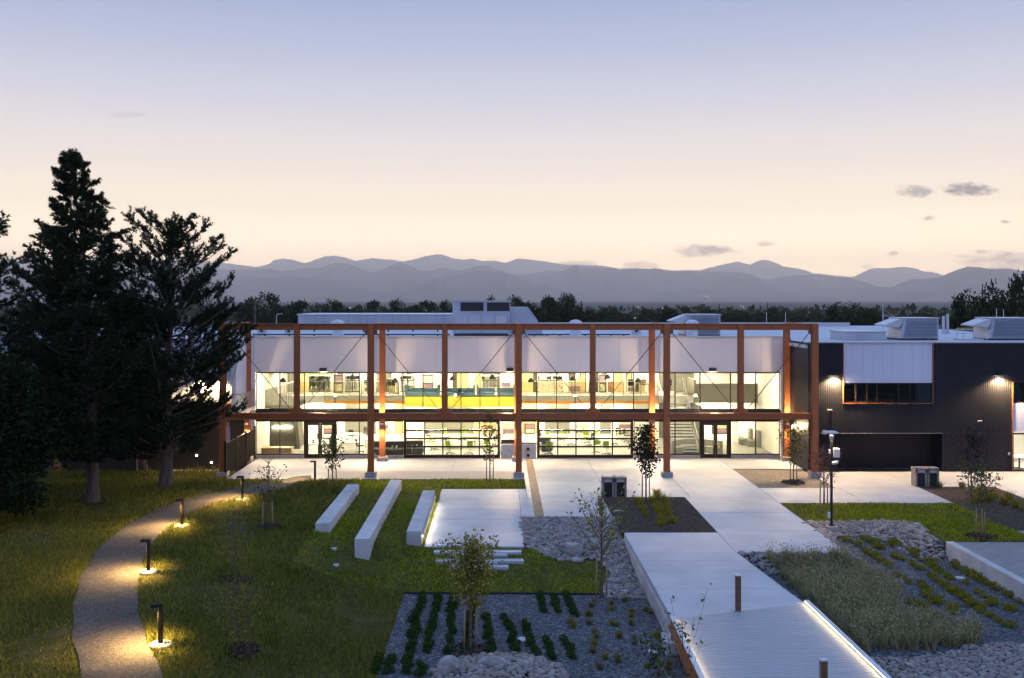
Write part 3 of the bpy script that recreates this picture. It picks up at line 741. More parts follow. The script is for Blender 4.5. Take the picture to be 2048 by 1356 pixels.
# ------------------------------------------------------------------ the glazed school building
FY = 64.3
def fx(x, Y=FY): return (x - CX) * Y / F
def fz(y, Y=FY): return H - (y - CY) * Y / F
BX0, BX1 = fx(511), fx(1561)
bld = absthing('school_building', 'two storey school building with a brightly lit glass front and pale metal upper wall', 'building', (1.2, 64.3, 0))
def part(name, m, x0, x1, y0, y1, z0, z1, parent=None, bev=None):
    b = MB()
    (b.bbox(x0, x1, y0, y1, z0, z1, bev) if bev else b.box(x0, x1, y0, y1, z0, z1))
    return b.build(name, M[m] if isinstance(m, str) else m, parent or bld)
part('ground_floor', 'ifloor', BX0, BX1, 64.4, 80, -.25, .0)
part('upper_floor', 'ifloor', BX0, fx(1388, 70), 70.0, 80, 2.96, 3.48)
part('upper_floor', 'ifloor', fx(1300, 70) + 2.9, BX1, 70.05, 80, 2.96, 3.48)
part('floor_edge', 'sofa', BX0 + 3.4, fx(1318, 70), 69.93, 69.998, 3.12, 3.5)
part('floor_edge', 'orange_wood', BX0 + 3.4, fx(1318, 70), 69.9, 69.998, 2.93, 3.118)
part('ceiling', 'iwall', BX0, BX1, 64.4, 80, 5.92, 6.05)
part('rear_wall', 'iwall', BX0, BX1, 79.9, 80.1, -.2, 6)
part('side_wall', 'iwall', BX0 - .2, BX0 - .002, 64.3, 80, -.3, 7.3)
part('side_wall', 'iwall', BX1 + .002, BX1 + .2, 64.3, 80, -.3, 7.3)
part('roof', 'roofing', BX0 - .3, BX1 + .3, 64.26, 108, 7.35, 7.55)
part('parapet_cap', 'cap', BX0 - .15, BX1 + .15, 64.02, 64.4, 7.80, 7.87, bev=.01)
part('corner_trim', 'white_metal', BX0 - .22, BX0 - .004, 64.1, 64.3, .0, 7.8)
part('corner_trim', 'white_metal', BX1 + .004, BX1 + .25, 64.1, 64.3, .0, 7.8)
NP = 26
for k in range(NP):
    a = BX0 + (BX1 - BX0) * k / NP; c = BX0 + (BX1 - BX0) * (k + 1) / NP
    part('wall_panel', 'facade', a + .003, c - .003, 64.12, 64.3, 5.56, 7.79, bev=.006)
    part('spandrel_panel', 'spandrel', a + .004, c - .004, 64.22, 64.34, 2.60, 3.10, bev=.01)
part('wall_backing', 'joint', BX0, BX1, 64.31, 64.39, 5.56, 7.5)
part('header_beam', 'frame', BX0, BX1, 64.15, 64.36, 2.44, 2.598, bev=.01)
def window(x0, x1, z0, z1, bar=.055, head=.09, Yc=FY, gl='glass', parent=None, sill=.07):
    m = MB()
    m.box(x0, x0 + bar / 2, Yc - .06, Yc + .06, z0, z1).box(x1 - bar / 2, x1, Yc - .06, Yc + .06, z0, z1)
    m.box(x0 + bar / 2, x1 - bar / 2, Yc - .058, Yc + .058, z0, z0 + sill).box(x0 + bar / 2, x1 - bar / 2, Yc - .058, Yc + .058, z1 - head, z1)
    wn = m.build('window', M['frame'], parent or bld)
    MB().box(x0 + bar / 2, x1 - bar / 2, Yc - .006, Yc + .006, z0 + sill, z1 - head).build('pane', M[gl], wn)
    return wn
UM = [513, 560, 609, 670, 719, 762, 806, 846, 884, 922, 960, 998, 1033, 1073, 1113, 1150, 1188, 1227, 1267, 1302, 1350, 1400, 1461, 1511, 1559]
for a, b in zip(UM[:-1], UM[1:]): window(fx(a), fx(b), 3.102, 5.555)
for a, b in ((513, 560), (560, 609), (672, 719), (719, 762), (762, 806), (1268, 1302), (1302, 1350), (1350, 1400), (1461, 1511), (1511, 1559)):
    window(fx(a), fx(b), .2, 2.438)
    part('sill_base', 'plinth', fx(a), fx(b), 64.18, 64.4, -.02, .198)
for a, b in ((1001, 1036), (1036, 1073)):
    window(fx(a), fx(b), .92, 2.438)
    wpl = part('utility_panel', 'plastic_white', fx(a) + .01, fx(b) - .01, 64.05, 64.36, .01, .915, bev=.01)
    MB().box((fx(a) + fx(b)) / 2 - .04, (fx(a) + fx(b)) / 2 + .04, 64.02, 64.048, .42, .62).build('latch', M['chrome'], wpl)
for zz in (.62, .22):
    m = MB(); vs_ = []
    m.tube([(fx(1056), 63.9, zz), (fx(1056), 64.06, zz)], .1, 12); m.build('drain_outlet', M['black'], bld)
def garage(a, b):
    x0, x1, z0, z1 = fx(a), fx(b), .02, 2.436
    m = MB(); e = .16
    m.box(x0, x0 + e, FY - .12, FY + .06, z0, z1).box(x1 - e, x1, FY - .12, FY + .06, z0, z1)
    m.box(x0 + e, x1 - e, FY - .118, FY + .058, z1 - .13, z1).box(x0 + e, x1 - e, FY - .118, FY + .058, z0, z0 + .2)
    d = m.build('garage_door', M['frame'], bld)
    xa, xb, za, zb = x0 + e, x1 - e, z0 + .2, z1 - .13
    zs = [za + (zb - za) * k / 4 for k in range(5)]; xs = [xa + (xb - xa) * k / 5 for k in range(6)]
    for z in zs[1:-1]: MB().box(xa, xb, FY - .1, FY + .04, z - .05, z + .05).build('rail', M['frame'], d)
    for x in xs[1:-1]: MB().box(x - .035, x + .035, FY - .08, FY + .03, za, zb).build('stile', M['frame'], d)
    for i in range(5):
        for j in range(4): MB().box(xs[i] + .036, xs[i + 1] - .036, FY - .03, FY - .02, zs[j] + .051, zs[j + 1] - .051).build('pane', M['glass'], d)
garage(808, 1000); garage(1074, 1266)
def double_door(a, b, dots):
    x0, x1 = fx(a), fx(b); xm = (x0 + x1) / 2
    MB().box(x0, x0 + .13, FY - .1, FY + .06, 0, 2.438).box(x1 - .13, x1, FY - .1, FY + .06, 0, 2.438).box(x0 + .13, x1 - .13, FY - .098, FY + .058, 2.26, 2.438).build('door_frame', M['frame'], bld)
    for s in (-1, 1):
        xa, xb = (x0 + .14, xm - .008) if s < 0 else (xm + .008, x1 - .14)
        m = MB(); e = .12
        m.box(xa, xa + e, FY - .07, FY - .02, .02, 2.25).box(xb - e, xb, FY - .07, FY - .02, .02, 2.25).box(xa + e, xb - e, FY - .068, FY - .022, .02, .26).box(xa + e, xb - e, FY - .068, FY - .022, 2.12, 2.25)
        if dots: m.box(xa + e, xb - e, FY - .066, FY - .024, 1.28, 1.32).box(xa + e, xb - e, FY - .066, FY - .024, .84, .88)
        d = m.build('door', M['frame'], bld)
        MB().box(xa + e, xb - e, FY - .05, FY - .042, .26, 2.12).build('pane', M['glass'], d)
        hx = xm + s * .1
        MB().tube([(hx, FY - .07, .85), (hx, FY - .13, .87), (hx, FY - .13, 1.15), (hx, FY - .07, 1.17)], .018, 6).build('handle', M['chrome'], d)
        if dots and s < 0:
            for zz in (1.14, 1.0): MB().tube([((xa + xb) / 2, FY - .062, zz), ((xa + xb) / 2, FY - .054, zz)], .065, 14).build('round_sticker', M['black'], d)
double_door(609, 672, True); double_door(1400, 1461, False)

# ---- rooms behind the glass
RW = 72.5                                              # upper corridor wall
segs = [(515, 540, 'tan', 0), (545, 601, 'iwall', 0), (601, 617, 'tan', 0), (661, 690, 'iwall', 0), (720, 752, 'iwall', 0), (752, 768, 'igrey', 0), (768, 800, 'iwall', 0),
        (831, 846, 'iwall', 0), (846, 873, 'iwall', 0), (897, 905, 'iwall', 0), (905, 914, 'idark', 0), (914, 938, 'tan', 0), (938, 950, 'iwall', 0), (950, 963, 'tan', 0),
        (1000, 1044, 'iwall', 0), (1044, 1066, 'tan', 0), (1066, 1074, 'idark', 0), (1127, 1178, 'iwall', 0), (1178, 1197, 'idark', 0), (1197, 1228, 'iwall', 0), (1228, 1246, 'tan', 0), (1246, 1300, 'iwall', 0)]
for a, b, m_, _ in segs: part('corridor_wall', m_, fx(a, RW) + .003, fx(b, RW) - .003, RW, RW + .15, 3.48, 5.92)
for a, b in ((617, 661), (690, 720), (800, 831), (873, 897), (963, 1000), (1074, 1127)):
    wn = MB().box(fx(a, RW), fx(b, RW), RW + .02, RW + .1, 3.48, 3.56).box(fx(a, RW), fx(b, RW), RW + .02, RW + .1, 5.3, 5.92).box((fx(a, RW) + fx(b, RW)) / 2 - .03, (fx(a, RW) + fx(b, RW)) / 2 + .03, RW + .03, RW + .09, 3.561, 5.299).build('interior_window', M['idark'], bld)
part('room_wall', mat('green_wall', (.30, .48, .12), (.27, .44, .10), scale=1), fx(617, 77), fx(661, 77) + .6, 77, 77.1, 4.3, 5.4)
part('room_wall', 'igrey', fx(965, 77), fx(1003, 77), 77, 77.1, 3.48, 5.9)
part('room_wall', 'iwall', BX0, BX1, 78, 78.1, 3.48, 5.9)
for a, b, y0_, y1_, m_ in ((1076, 1126, 764, 786, 'mural'), (1216, 1226, 762, 786, 'poster')):
    if m_ == 'mural': mm = mat('brown_photo_mural', (.30, .22, .14), (.75, .66, .52), scale=7, rough=.5, stretch=(3, 1, 1.2), lo=.42, hi=.62)
    else: mm = mat('rust_poster', (.42, .16, .07), (.16, .09, .07), scale=4, rough=.5)
    Yp = RW - .04
    part('wall_mural' if m_ == 'mural' else 'wall_poster', mm, fx(a, Yp), fx(b, Yp), Yp, Yp + .03, fz(y1_, Yp), fz(y0_, Yp))
# lower rear wall with dark base panels
GW = 76.0
for a, b, m_ in ((585, 690, 'iwall'), (690, 752, 'igrey'), (752, 790, 'iwall'), (790, 812, 'tan'), (812, 850, 'iwall'), (850, 948, 'igrey'), (948, 1000, 'tan'), (1000, 1045, 'iwall'), (1045, 1075, 'tan'), (1075, 1090, 'iwall'),
                 (1090, 1140, 'igrey'), (1140, 1200, 'iwall'), (1200, 1222, 'igrey'), (1222, 1318, 'iwall'), (1388, 1500, 'iwall'), (1500, 1560, 'iwall')):
    part('lower_wall', m_, fx(a, GW) + .003, fx(b, GW) - .003, GW, GW + .15, 0.0, 2.95)
part('stair_wall', 'igrey', fx(1318, 73.5), fx(1388, 73.5), 73.5, 73.6, 0.0, 5.9)
# left corner: dark room, bench, slanted stair side
part('dark_wall', 'idark', BX0, fx(600, 68.2), 68.2, 68.3, 0, 2.9)
part('mid_landing', 'igrey', BX0, fx(600, 68), 66.9, 70.0, 2.93, 3.14)
part('wall_light_bar', M['panel_light'], fx(545, 68.1), fx(583, 68.1), 68.1, 68.18, 1.46, 1.52)
MB().prism_y([(fx(590, 67.6), 2.9), (fx(599, 67.6), 2.9), (fx(606, 67.6), .35), (fx(601, 67.6), .25)], 66.6, 68.1).build('stair_side', M['igrey'], bld)
MB().prism_y([(fx(515, 67), 3.15), (fx(556, 67), 3.15), (fx(556, 67), fz(770, 67)), (fx(515, 67), fz(782, 67))], 66.92, 67.02).build('stair_balustrade', M['sofa'], bld)
MB().prism_y([(fx(515, 66.9), fz(782, 66.9)), (fx(588, 66.9), fz(762, 66.9)), (fx(588, 66.9), fz(764, 66.9)), (fx(515, 66.9), fz(784, 66.9))], 66.85, 66.91).build('balustrade_cap', M['white_top'], bld)
for k in range(9):
    x = fx(562 + k * 3.6, 67)
    part('baluster', 'igrey', x, x + .04, 66.95, 67.0, 3.15, fz(769 - k * .9, 67))
bench = absthing('wooden_bench', 'low tan wooden bench in the dark room behind the corner glass', 'bench', (fx(560, 66.4), 66.4, 0))
MB().bbox(fx(522, 66.4), fx(586, 66.4), 65.9, 66.6, .0, .36, .02).build('bench_base', M['tan'], bench)
MB().bbox(fx(521, 66.4), fx(587, 66.4), 65.85, 66.65, .362, .42, .02).build('bench_top', M['tan'], bench)
# railings along the gallery
def railing(a, b, Y=70.0, z=3.48, n=8):
    x0, x1 = fx(a, Y), fx(b, Y)
    r = absthing('gallery_railing', 'thin dark gallery railing along the upper floor, ' + ('near the corner stair' if a < 800 else 'near the far staircase'), 'railing', ((x0 + x1) / 2, Y, z))
    part('top_rail', 'chrome', x0, x1, Y - .03, Y + .02, z + .98, z + 1.03, r)
    part('bottom_rail', 'igrey', x0, x1, Y - .02, Y + .01, z + .1, z + .13, r)
    for k in range(n + 1):
        x = x0 + (x1 - x0) * k / n
        part('post', 'idark', x - .02, x + .02, Y - .025, Y + .015, z + .01, z + .978, r)
    part('screen', glass('rail_screen', (.86, .86, .80), 1.3), x0, x1, Y - .006, Y, z + .14, z + .96, r)
railing(600, 797); railing(1040, 1316)
# yellow balcony with teal booths
yb = absthing('yellow_balcony', 'yellow fronted balcony with teal booths above the first garage door', 'balcony', (fx(918, 66.6), 66.6, 3.1))
x0, x1 = fx(810, 66.5), fx(1030, 66.5)
part('balcony_floor', 'iwall', x0, x1, 66.56, 70.0, 3.08, 3.47, yb)
for k in range(7):
    a = x0 + (x1 - x0) * k / 7; c = x0 + (x1 - x0) * (k + 1) / 7
    part('front_panel', 'yellow', a + .006, c - .006, 66.46, 66.54, 3.06, 3.80, yb, bev=.008)
part('balcony_ledge', 'teal', x0, x1, 66.42, 66.6, 3.805, 3.86, yb)
for k, xx in enumerate((830, 862, 905, 932, 972, 1012)):
    X = fx(xx, 68)
    bo = absthing('booth_seat', 'teal upholstered booth seat behind the yellow balcony panels', 'seat', (X, 68, 3.48), 'teal booth seats')
    part('cushion', 'teal', X - .6, X + .6, 67.3, 67.9, 3.48, 3.95, bo, bev=.04)
    part('seat_back', 'teal', X - .6, X + .6, 67.9, 68.1, 3.48, 4.2, bo, bev=.04)
    part('side_wing', 'teal', X + (.5 if k % 2 else -.62), X + (.62 if k % 2 else -.5), 67.2, 68.0, 3.48, 4.45, bo, bev=.03)
# grey balcony box on the right and the staircase
gb = absthing('grey_balcony', 'plain grey balcony front above the curved sofa', 'balcony', (fx(1450, 70), 69.9, 3.0))
part('front_panel', 'igrey', fx(1392, 69.8), fx(1515, 69.8), 69.75, 69.85, 3.0, 4.35, gb)
part('side_panel', 'igrey', fx(1388, 69.8), fx(1392, 69.8) - .003, 69.76, 72.4, 3.0, 4.6, gb)
st = absthing('staircase', 'open grey staircase with pale tread edges and steel rails', 'staircase', (12.2, 66.2, 0))
for k in range(20):
    y = 66.1 + k * .285; z = .174 * (k + 1)
    tr = part('tread', 'igrey', 11.45, 13.15, y, y + .3, z - .05, z, st)
    MB().box(11.45, 13.15, y - .012, y - .002, z - .06, z + .004).build('tread_edge', M['white_top'], tr)
for x in (11.4, 13.16):
    MB().prism_x([(66.0, 0), (66.5, 0), (71.9, 3.3), (71.9, 3.6), (66.0, .3)], x, x + .04).build('stringer', M['sofa'], st)
    MB().tube([(x, 66.1, 1.1), (x, 71.8, 4.58)], .025, 6).build('handrail', M['chrome'], st)
    for k in range(10): MB().tube([(x + .02, 66.3 + k * .58, .25 + k * .354), (x + .02, 66.3 + k * .58, 1.2 + k * .354)], .014, 5).build('baluster', M['chrome'], st)
part('inner_wall', 'igrey', fx(1384, 70), fx(1390, 70), 67.5, 73.5, 0, 3.0)
# curved sofa
so = absthing('curved_sofa', 'grey curved sofa on the lobby floor behind the double doors', 'sofa', (13.1, 66.6, 0))
def arc(r0, r1, z0, z1, a0, a1, n=10, c=(13.15, 67.3)):
    m = MB()
    for k in range(n):
        t0 = a0 + (a1 - a0) * k / n; t1 = a0 + (a1 - a0) * (k + 1) / n
        m.prism([(c[0] + r * math.cos(t), c[1] + r * .62 * math.sin(t)) for r, t in ((r0, t0), (r1, t0), (r1, t1), (r0, t1))], z0, z1)
    return m
for k in range(4):
    a0 = math.pi * (1.0 - k * .25) + .0; a1 = a0 - math.pi * .25 + .02
    arc(.95, 1.5, 0, .43, a1, a0, 5, (13.1, 66.0)).build('cushion', M['sofa'], so)
    arc(1.5, 1.68, 0, .86, a1, a0, 5, (13.1, 66.0)).build('backrest', M['sofa'], so)
# ceiling lights
lightn = 0
for (yy, zz, grp, n) in ((65.3, 5.86, 'lights over the glazed hall', 8), (71.2, 5.86, 'lights over the gallery', 8), (75.5, 5.86, 'lights in the upper rooms', 8), (72.6, 2.9, 'lights under the gallery', 8), (75.0, 2.9, 'lights under the gallery', 8)):
    for k in range(n):
        X = BX0 + 2.2 + (BX1 - BX0 - 4.4) * k / (n - 1)
        if zz < 3 and 11.2 < X < 13.4: X += 2.3
        cl_ = absthing('ceiling_light', 'long warm white ceiling light, one of the ' + grp, 'light', (X, yy, zz), grp)
        part('housing', 'white_top', X - 1.3, X + 1.3, yy - .16, yy + .16, zz + .012, zz + .05, cl_)
        part('diffuser', 'panel_light', X - 1.28, X + 1.28, yy - .14, yy + .14, zz, zz + .01, cl_)

# ---- furniture
def swivel(seatm, label, grp):
    t = thing('swivel_chair', label, 'chair', (0, 0, 0), 0, grp)
    MB().bbox(-.23, .23, -.22, .22, .44, .5, .03).build('seat', M[seatm], t)
    MB().add([(-.21, .2, .58), (.21, .2, .58), (.19, .26, .92), (-.19, .26, .92), (-.21, .24, .58), (.21, .24, .58), (.19, .3, .92), (-.19, .3, .92)],
             [(0, 1, 2, 3), (7, 6, 5, 4), (0, 4, 5, 1), (1, 5, 6, 2), (2, 6, 7, 3), (3, 7, 4, 0)]).tube([(0, .15, .46), (0, .26, .5), (0, .25, .62)], .025, 5).build('backrest', M[seatm], t)
    MB().tube([(0, 0, .08), (0, 0, .44)], .025, 6).build('post', M['chrome'], t)
    m = MB()
    for k in range(5):
        a = k * 1.2566; m.tube([(0, 0, .1), (.28 * math.cos(a), .28 * math.sin(a), .05)], [.022, .016], 5)
        m.box(.28 * math.cos(a) - .025, .28 * math.cos(a) + .025, .28 * math.sin(a) - .025, .28 * math.sin(a) + .025, .0, .05)
    m.build('wheel_base', M['black'], t)
    return t
def table(label, grp, w_=.75, d_=.55, h=.74):
    t = thing('white_table', label, 'table', (0, 0, 0), 0, grp)
    MB().prism([(w_ * math.cos(a) * (1 if abs(math.cos(a)) < .9 else .98), d_ * math.sin(a)) for a in [k * math.pi / 8 for k in range(16)]], h - .04, h).build('table_top', M['white_top'], t)
    for x in (-w_ * .6, w_ * .6): MB().tube([(x, 0, .03), (x, 0, h - .04)], .03, 6).box(x - .03, x + .03, -.3, .3, 0, .03).build('leg', M['chrome'], t)
    return t
def stool(label, grp):
    t = thing('bar_stool', label, 'stool', (0, 0, 0), 0, grp)
    MB().bbox(-.2, .2, -.2, .2, .70, .75, .03).build('seat', M['black_chair'], t)
    MB().bbox(-.19, .19, .17, .2, .8, 1.02, .01).box(-.17, -.15, .17, .19, .74, .8).box(.15, .17, .17, .19, .74, .8).build('backrest', M['black_chair'], t)
    for x in (-.16, .16):
        for y in (-.16, .16): MB().tube([(x, y, .7), (x * 1.25, y * 1.25, 0)], .014, 5).build('leg', M['black'], t)
    return t
def armchair(label, grp):
    t = thing('lounge_chair', label, 'chair', (0, 0, 0), 0, grp)
    MB().bbox(-.36, .36, -.33, .33, .12, .44, .05).build('seat', M['black_chair'], t)
    MB().bbox(-.36, .36, .26, .4, .445, .86, .05).build('backrest', M['black_chair'], t)
    for x in (-.42, .36): MB().bbox(x, x + .06, -.3, .38, .1, .6, .02).build('arm', M['chrome'], t)
    MB().box(-.3, .3, -.28, .28, 0, .11).build('base', M['black'], t)
    return t
def place(proto, spots, used):
    for i, (x, y, rz) in enumerate(spots):
        o = proto if (i == 0 and not used) else copy_tree(proto)
        o.location = (x, y, 0 if len(used) < 2 else used[1]); o.rotation_euler = (0, 0, rz)
limes = swivel('lime', 'lime green swivel chair at the white tables behind the garage doors', 'lime swivel chairs on the ground floor')
sp_l = []
for x, y, rz in ((900, 908, 2.6), (938, 908, 3.4), (868, 900, 1.2), (975, 904, 3.0), (890, 882, .3), (925, 881, -.4), (1098, 909, 3.0), (1100, 886, .8), (1123, 882, 3.3), (1142, 890, 1.5), (1173, 886, 2.9), (1192, 906, 3.3), (1213, 909, 2.9), (1228, 889, 4.4), (1195, 885, .4), (1160, 880, 5.0), (955, 884, 1.4)):
    p = gp(x, y, flat); sp_l.append((p.x, max(p.y, 64.9), rz))
place(limes, sp_l, [])
blk = swivel('black_chair', 'black swivel chair among the white tables on the ground floor', 'black swivel chairs on the ground floor')
place(blk, [(gp(x, y, flat).x, gp(x, y, flat).y, rz) for x, y, rz in ((720, 905, 2.0), (735, 880, .5), (1085, 889, 1.0), (1180, 892, 4.0), (1240, 880, 2.5), (705, 884, 2.9), (1255, 884, 1.0), (860, 884, 1.0))], [])
tb = table('white oval table on the ground floor hall', 'white tables on the ground floor')
place(tb, [(gp(x, y, flat).x, gp(x, y, flat).y, rz) for x, y, rz in ((882, 892, .1), (938, 892, 0), (1113, 892, .2), (1205, 894, 0), (1245, 880, .1), (705, 888, 0), (1170, 878, 0), (745, 898, .1), (1480, 885, 0), (700, 905, 0))], [])
arm = armchair('black lounge chair in a row just behind the window', 'black lounge chairs behind the windows')
place(arm, [(fx(x, 65.6), 65.6, 0) for x in (757, 781, 797)] + [(fx(x, 66.0), 66.0, .1) for x in (822, 836)] + [(fx(1092, 67.2), 67.2, .2)], [])
stl = stool('dark bar stool standing in the upper rooms behind the gallery', 'dark bar stools on the upper floor')
place(stl, [(fx(x, 74.5), 74.5, R.uniform(0, 6)) for x in (622, 628, 636, 644, 652, 694, 700, 707, 714, 803, 812, 820, 968, 978, 988, 1082, 1095, 1108, 1118)] + [(fx(x, 71.2), 71.2, R.uniform(0, 6)) for x in (735, 780, 1290)], [0, 3.48])
ht = table('white high table in the upper rooms behind the gallery', 'white high tables on the upper floor', .8, .4, 1.02)
place(ht, [(fx(x, 75.3), 75.3, 0) for x in (632, 648, 705, 815, 980, 1100)], [0, 3.48])
for k, (xx, yy) in enumerate(((1492, 889), (1508, 893))):
    p = gp(xx, yy, flat); t = absthing('high_back_chair', 'grey high backed armchair on the pale lobby floor', 'chair', (p.x, p.y, 0), 'grey high backed armchairs')
    part('seat', 'sofa', p.x - .45, p.x + .2, p.y - .35, p.y + .35, 0, .45, t, bev=.05)
    part('backrest', 'sofa', p.x + .202, p.x + .42, p.y - .36, p.y + .36, 0, 1.15, t, bev=.05)
cab = absthing('equipment_cart', 'dark equipment counter behind the small window over the white cabinet', 'counter', (fx(1020, 65), 65, 0))
part('counter_body', 'idark', fx(1003, 65), fx(1033, 65), 64.8, 65.3, 0, 1.1, cab, bev=.02)
part('counter_top', 'white_top', fx(1002, 65), fx(1034, 65), 64.78, 65.32, 1.102, 1.13, cab)

# pendants, shelves, door frames and screens that fill the rooms
for k, xx in enumerate((566, 640, 705, 790, 905, 985, 1062, 1145, 1215, 1276)):
    X = fx(xx, 68.5); zz = 4.55 + .12 * (k % 3)
    t = absthing('pendant_lamp', 'black dome pendant hanging in the glazed hall', 'lamp', (X, 68.5, zz), 'black pendants in the hall')
    MB().lathe([(.03, .3), (.09, .27), (.2, .12), (.24, 0), (.2, .005), (.02, .2)], 14, (X, 68.5, zz)).build('shade', M['black'], t, True)
    MB().tube([(X, 68.5, zz + .3), (X, 68.5, 5.92)], .008, 4).build('cord', M['black'], t)
    MB().lathe([(.02, .03), (.06, .05), (.06, .09), (.02, .12)], 8, (X, 68.5, zz)).build('bulb', M['panel_light'], t)
bk = [mat('book_mix', (.35, .10, .05), (.10, .16, .28), scale=14, rough=.7, stretch=(3, 1, .3), lo=.4, hi=.6), mat('book_mix_pale', (.70, .60, .40), (.20, .22, .14), scale=12, rough=.7, stretch=(3, 1, .3), lo=.42, hi=.58)]
for k, (xx, w_, up) in enumerate(((558, 14, 1), (676, 18, 1), (736, 16, 1), (784, 14, 1), (856, 20, 1), (1012, 20, 1), (1150, 24, 1), (1205, 12, 1), (1262, 16, 1), (1284, 14, 1), (660, 26, 0), (768, 20, 0), (1018, 26, 0), (1060, 20, 0), (1165, 30, 0), (1250, 26, 0), (1440, 30, 0), (1530, 24, 0))):
    Y = 72.2 if up else 75.7; z0 = 3.48 if up else 0; a, b = fx(xx - w_ / 2, Y), fx(xx + w_ / 2, Y); h = (1.0, 1.3, .8)[k % 3] if up else .8
    t = absthing('bookshelf', 'low bookshelf against the ' + ('gallery wall upstairs' if up else 'rear wall of the ground floor'), 'bookshelf', ((a + b) / 2, Y, z0), 'bookshelves upstairs' if up else 'bookshelves on the ground floor')
    part('carcass', ('tan', 'idark', 'white_top')[k % 3], a, b, Y, Y + .28, z0, z0 + h, t, bev=.01)
    part('book_row', bk[k % 2], a + .05, b - .05, Y - .03, Y - .003, z0 + .1, z0 + h * .48, t); part('book_row', bk[(k + 1) % 2], a + .05, b - .05, Y - .03, Y - .003, z0 + h * .55, z0 + h * .92, t)
for a, b in ((575, 588), (675, 686), (733, 745), (771, 782), (1137, 1149), (1160, 1172), (1203, 1213), (1252, 1264)):
    Y = RW - .05; m = MB(); xa, xb = fx(a, Y), fx(b, Y)
    m.box(xa, xa + .06, Y, Y + .04, 3.48, 5.7).box(xb - .06, xb, Y, Y + .04, 3.48, 5.7).box(xa + .06, xb - .06, Y, Y + .04, 5.62, 5.7)
    d = m.build('door_frame', M['idark'], bld); MB().box(xa + .062, xb - .062, Y + .01, Y + .035, 3.5, 5.61).build('door_leaf', M[('tan', 'igrey')[int(a) % 2]], d)
for a, b, up in ((775, 783, 1), (784, 790, 1), (1256, 1266, 1), (1330, 1344, 1)):
    Y = 70.3; p_ = fx(a, Y); q_ = fx(b, Y)
    t = absthing('display_screen', 'dark display screen on a stand along the gallery', 'screen', ((p_ + q_) / 2, Y, 3.48), 'dark screens on the gallery')
    part('screen_panel', 'black', p_, q_, Y, Y + .05, 4.15, 4.6, t); part('screen_stand', 'chrome', (p_ + q_) / 2 - .02, (p_ + q_) / 2 + .02, Y + .01, Y + .04, 3.48, 4.148, t)

# ------------------------------------------------------------------ steel frame in front
fr = absthing('steel_pergola', 'rust coloured steel portal frame standing in front of the glass facade', 'pergola', (1.085, 60, 0))
XC = [1.085 + 8.535 * k for k in range(-2, 3)]
YF, YR = 57.45, 63.07
for X in XC:
    for Y in (YF, YR):
        c = MB().icol(X, Y, .32, 8.838 if Y == YF else 8.40, .35).build('column', M['steel'], fr)
        MB().box(X - .22, X + .22, Y - .22, Y + .22, .302, .319).build('base_plate', M['steel'], c)
        pl_ = (X, Y)
        MB().bbox(X - .31, X + .31, Y - .31, Y + .31, -.1, .30, .02).build('plinth', M['plinth'], fr)
    MB().ibeam_y(YF + .18, YR + .17, X, 8.42, 8.80, .26).build('cross_beam', M['steel'], fr)
for a, b in zip(XC[:-1], XC[1:]):
    m_ = (a + b) / 2
    for x0, x1 in ((a + .178, m_ - .162), (m_ + .162, b - .178)):
        MB().ibeam_x(x0, x1, YF, 8.47, 8.84, .26).build('top_beam', M['steel'], fr)
    MB().ibeam_x(a + .178, b - .178, YF, 3.32, 3.68, .28).build('lower_beam', M['steel'], fr)
    po = MB().icol(m_, YF, 3.70, 8.838, .32).build('post', M['steel'], fr)
    MB().box(m_ - .42, m_ + .42, YF - .17, YF + .17, 3.682, 3.70).build('base_plate', M['steel'], po)
    for s, xa in ((1, a), (-1, b)):
        x0, x1 = xa + s * .25, m_ - s * .33
        rd = MB().tube([(x0, YF, 8.38), (x1, YF, 3.86)], .022, 6).build('brace_rod', M['black'], fr)
        MB().prism_y([(xa + s * .18, 8.46), (xa + s * .18, 8.2), (x0 + s * .12, 8.3), (x0 + s * .12, 8.46)][::(1 if s < 0 else -1)], YF - .015, YF + .015).build('gusset', M['steel'], rd)
        MB().prism_y([(m_ - s * .165, 3.702), (m_ - s * .165, 3.98), (m_ - s * .42, 3.9), (m_ - s * .42, 3.702)][::(1 if s < 0 else -1)], YF - .015, YF + .015).build('gusset', M['steel'], rd)
# side braces at both ends
for X in (XC[0], XC[-1]):
    MB().tube([(X, YF + .2, 3.9), (X, YR - .2, 8.3)], .02, 5).build('brace_rod', M['black'], fr)
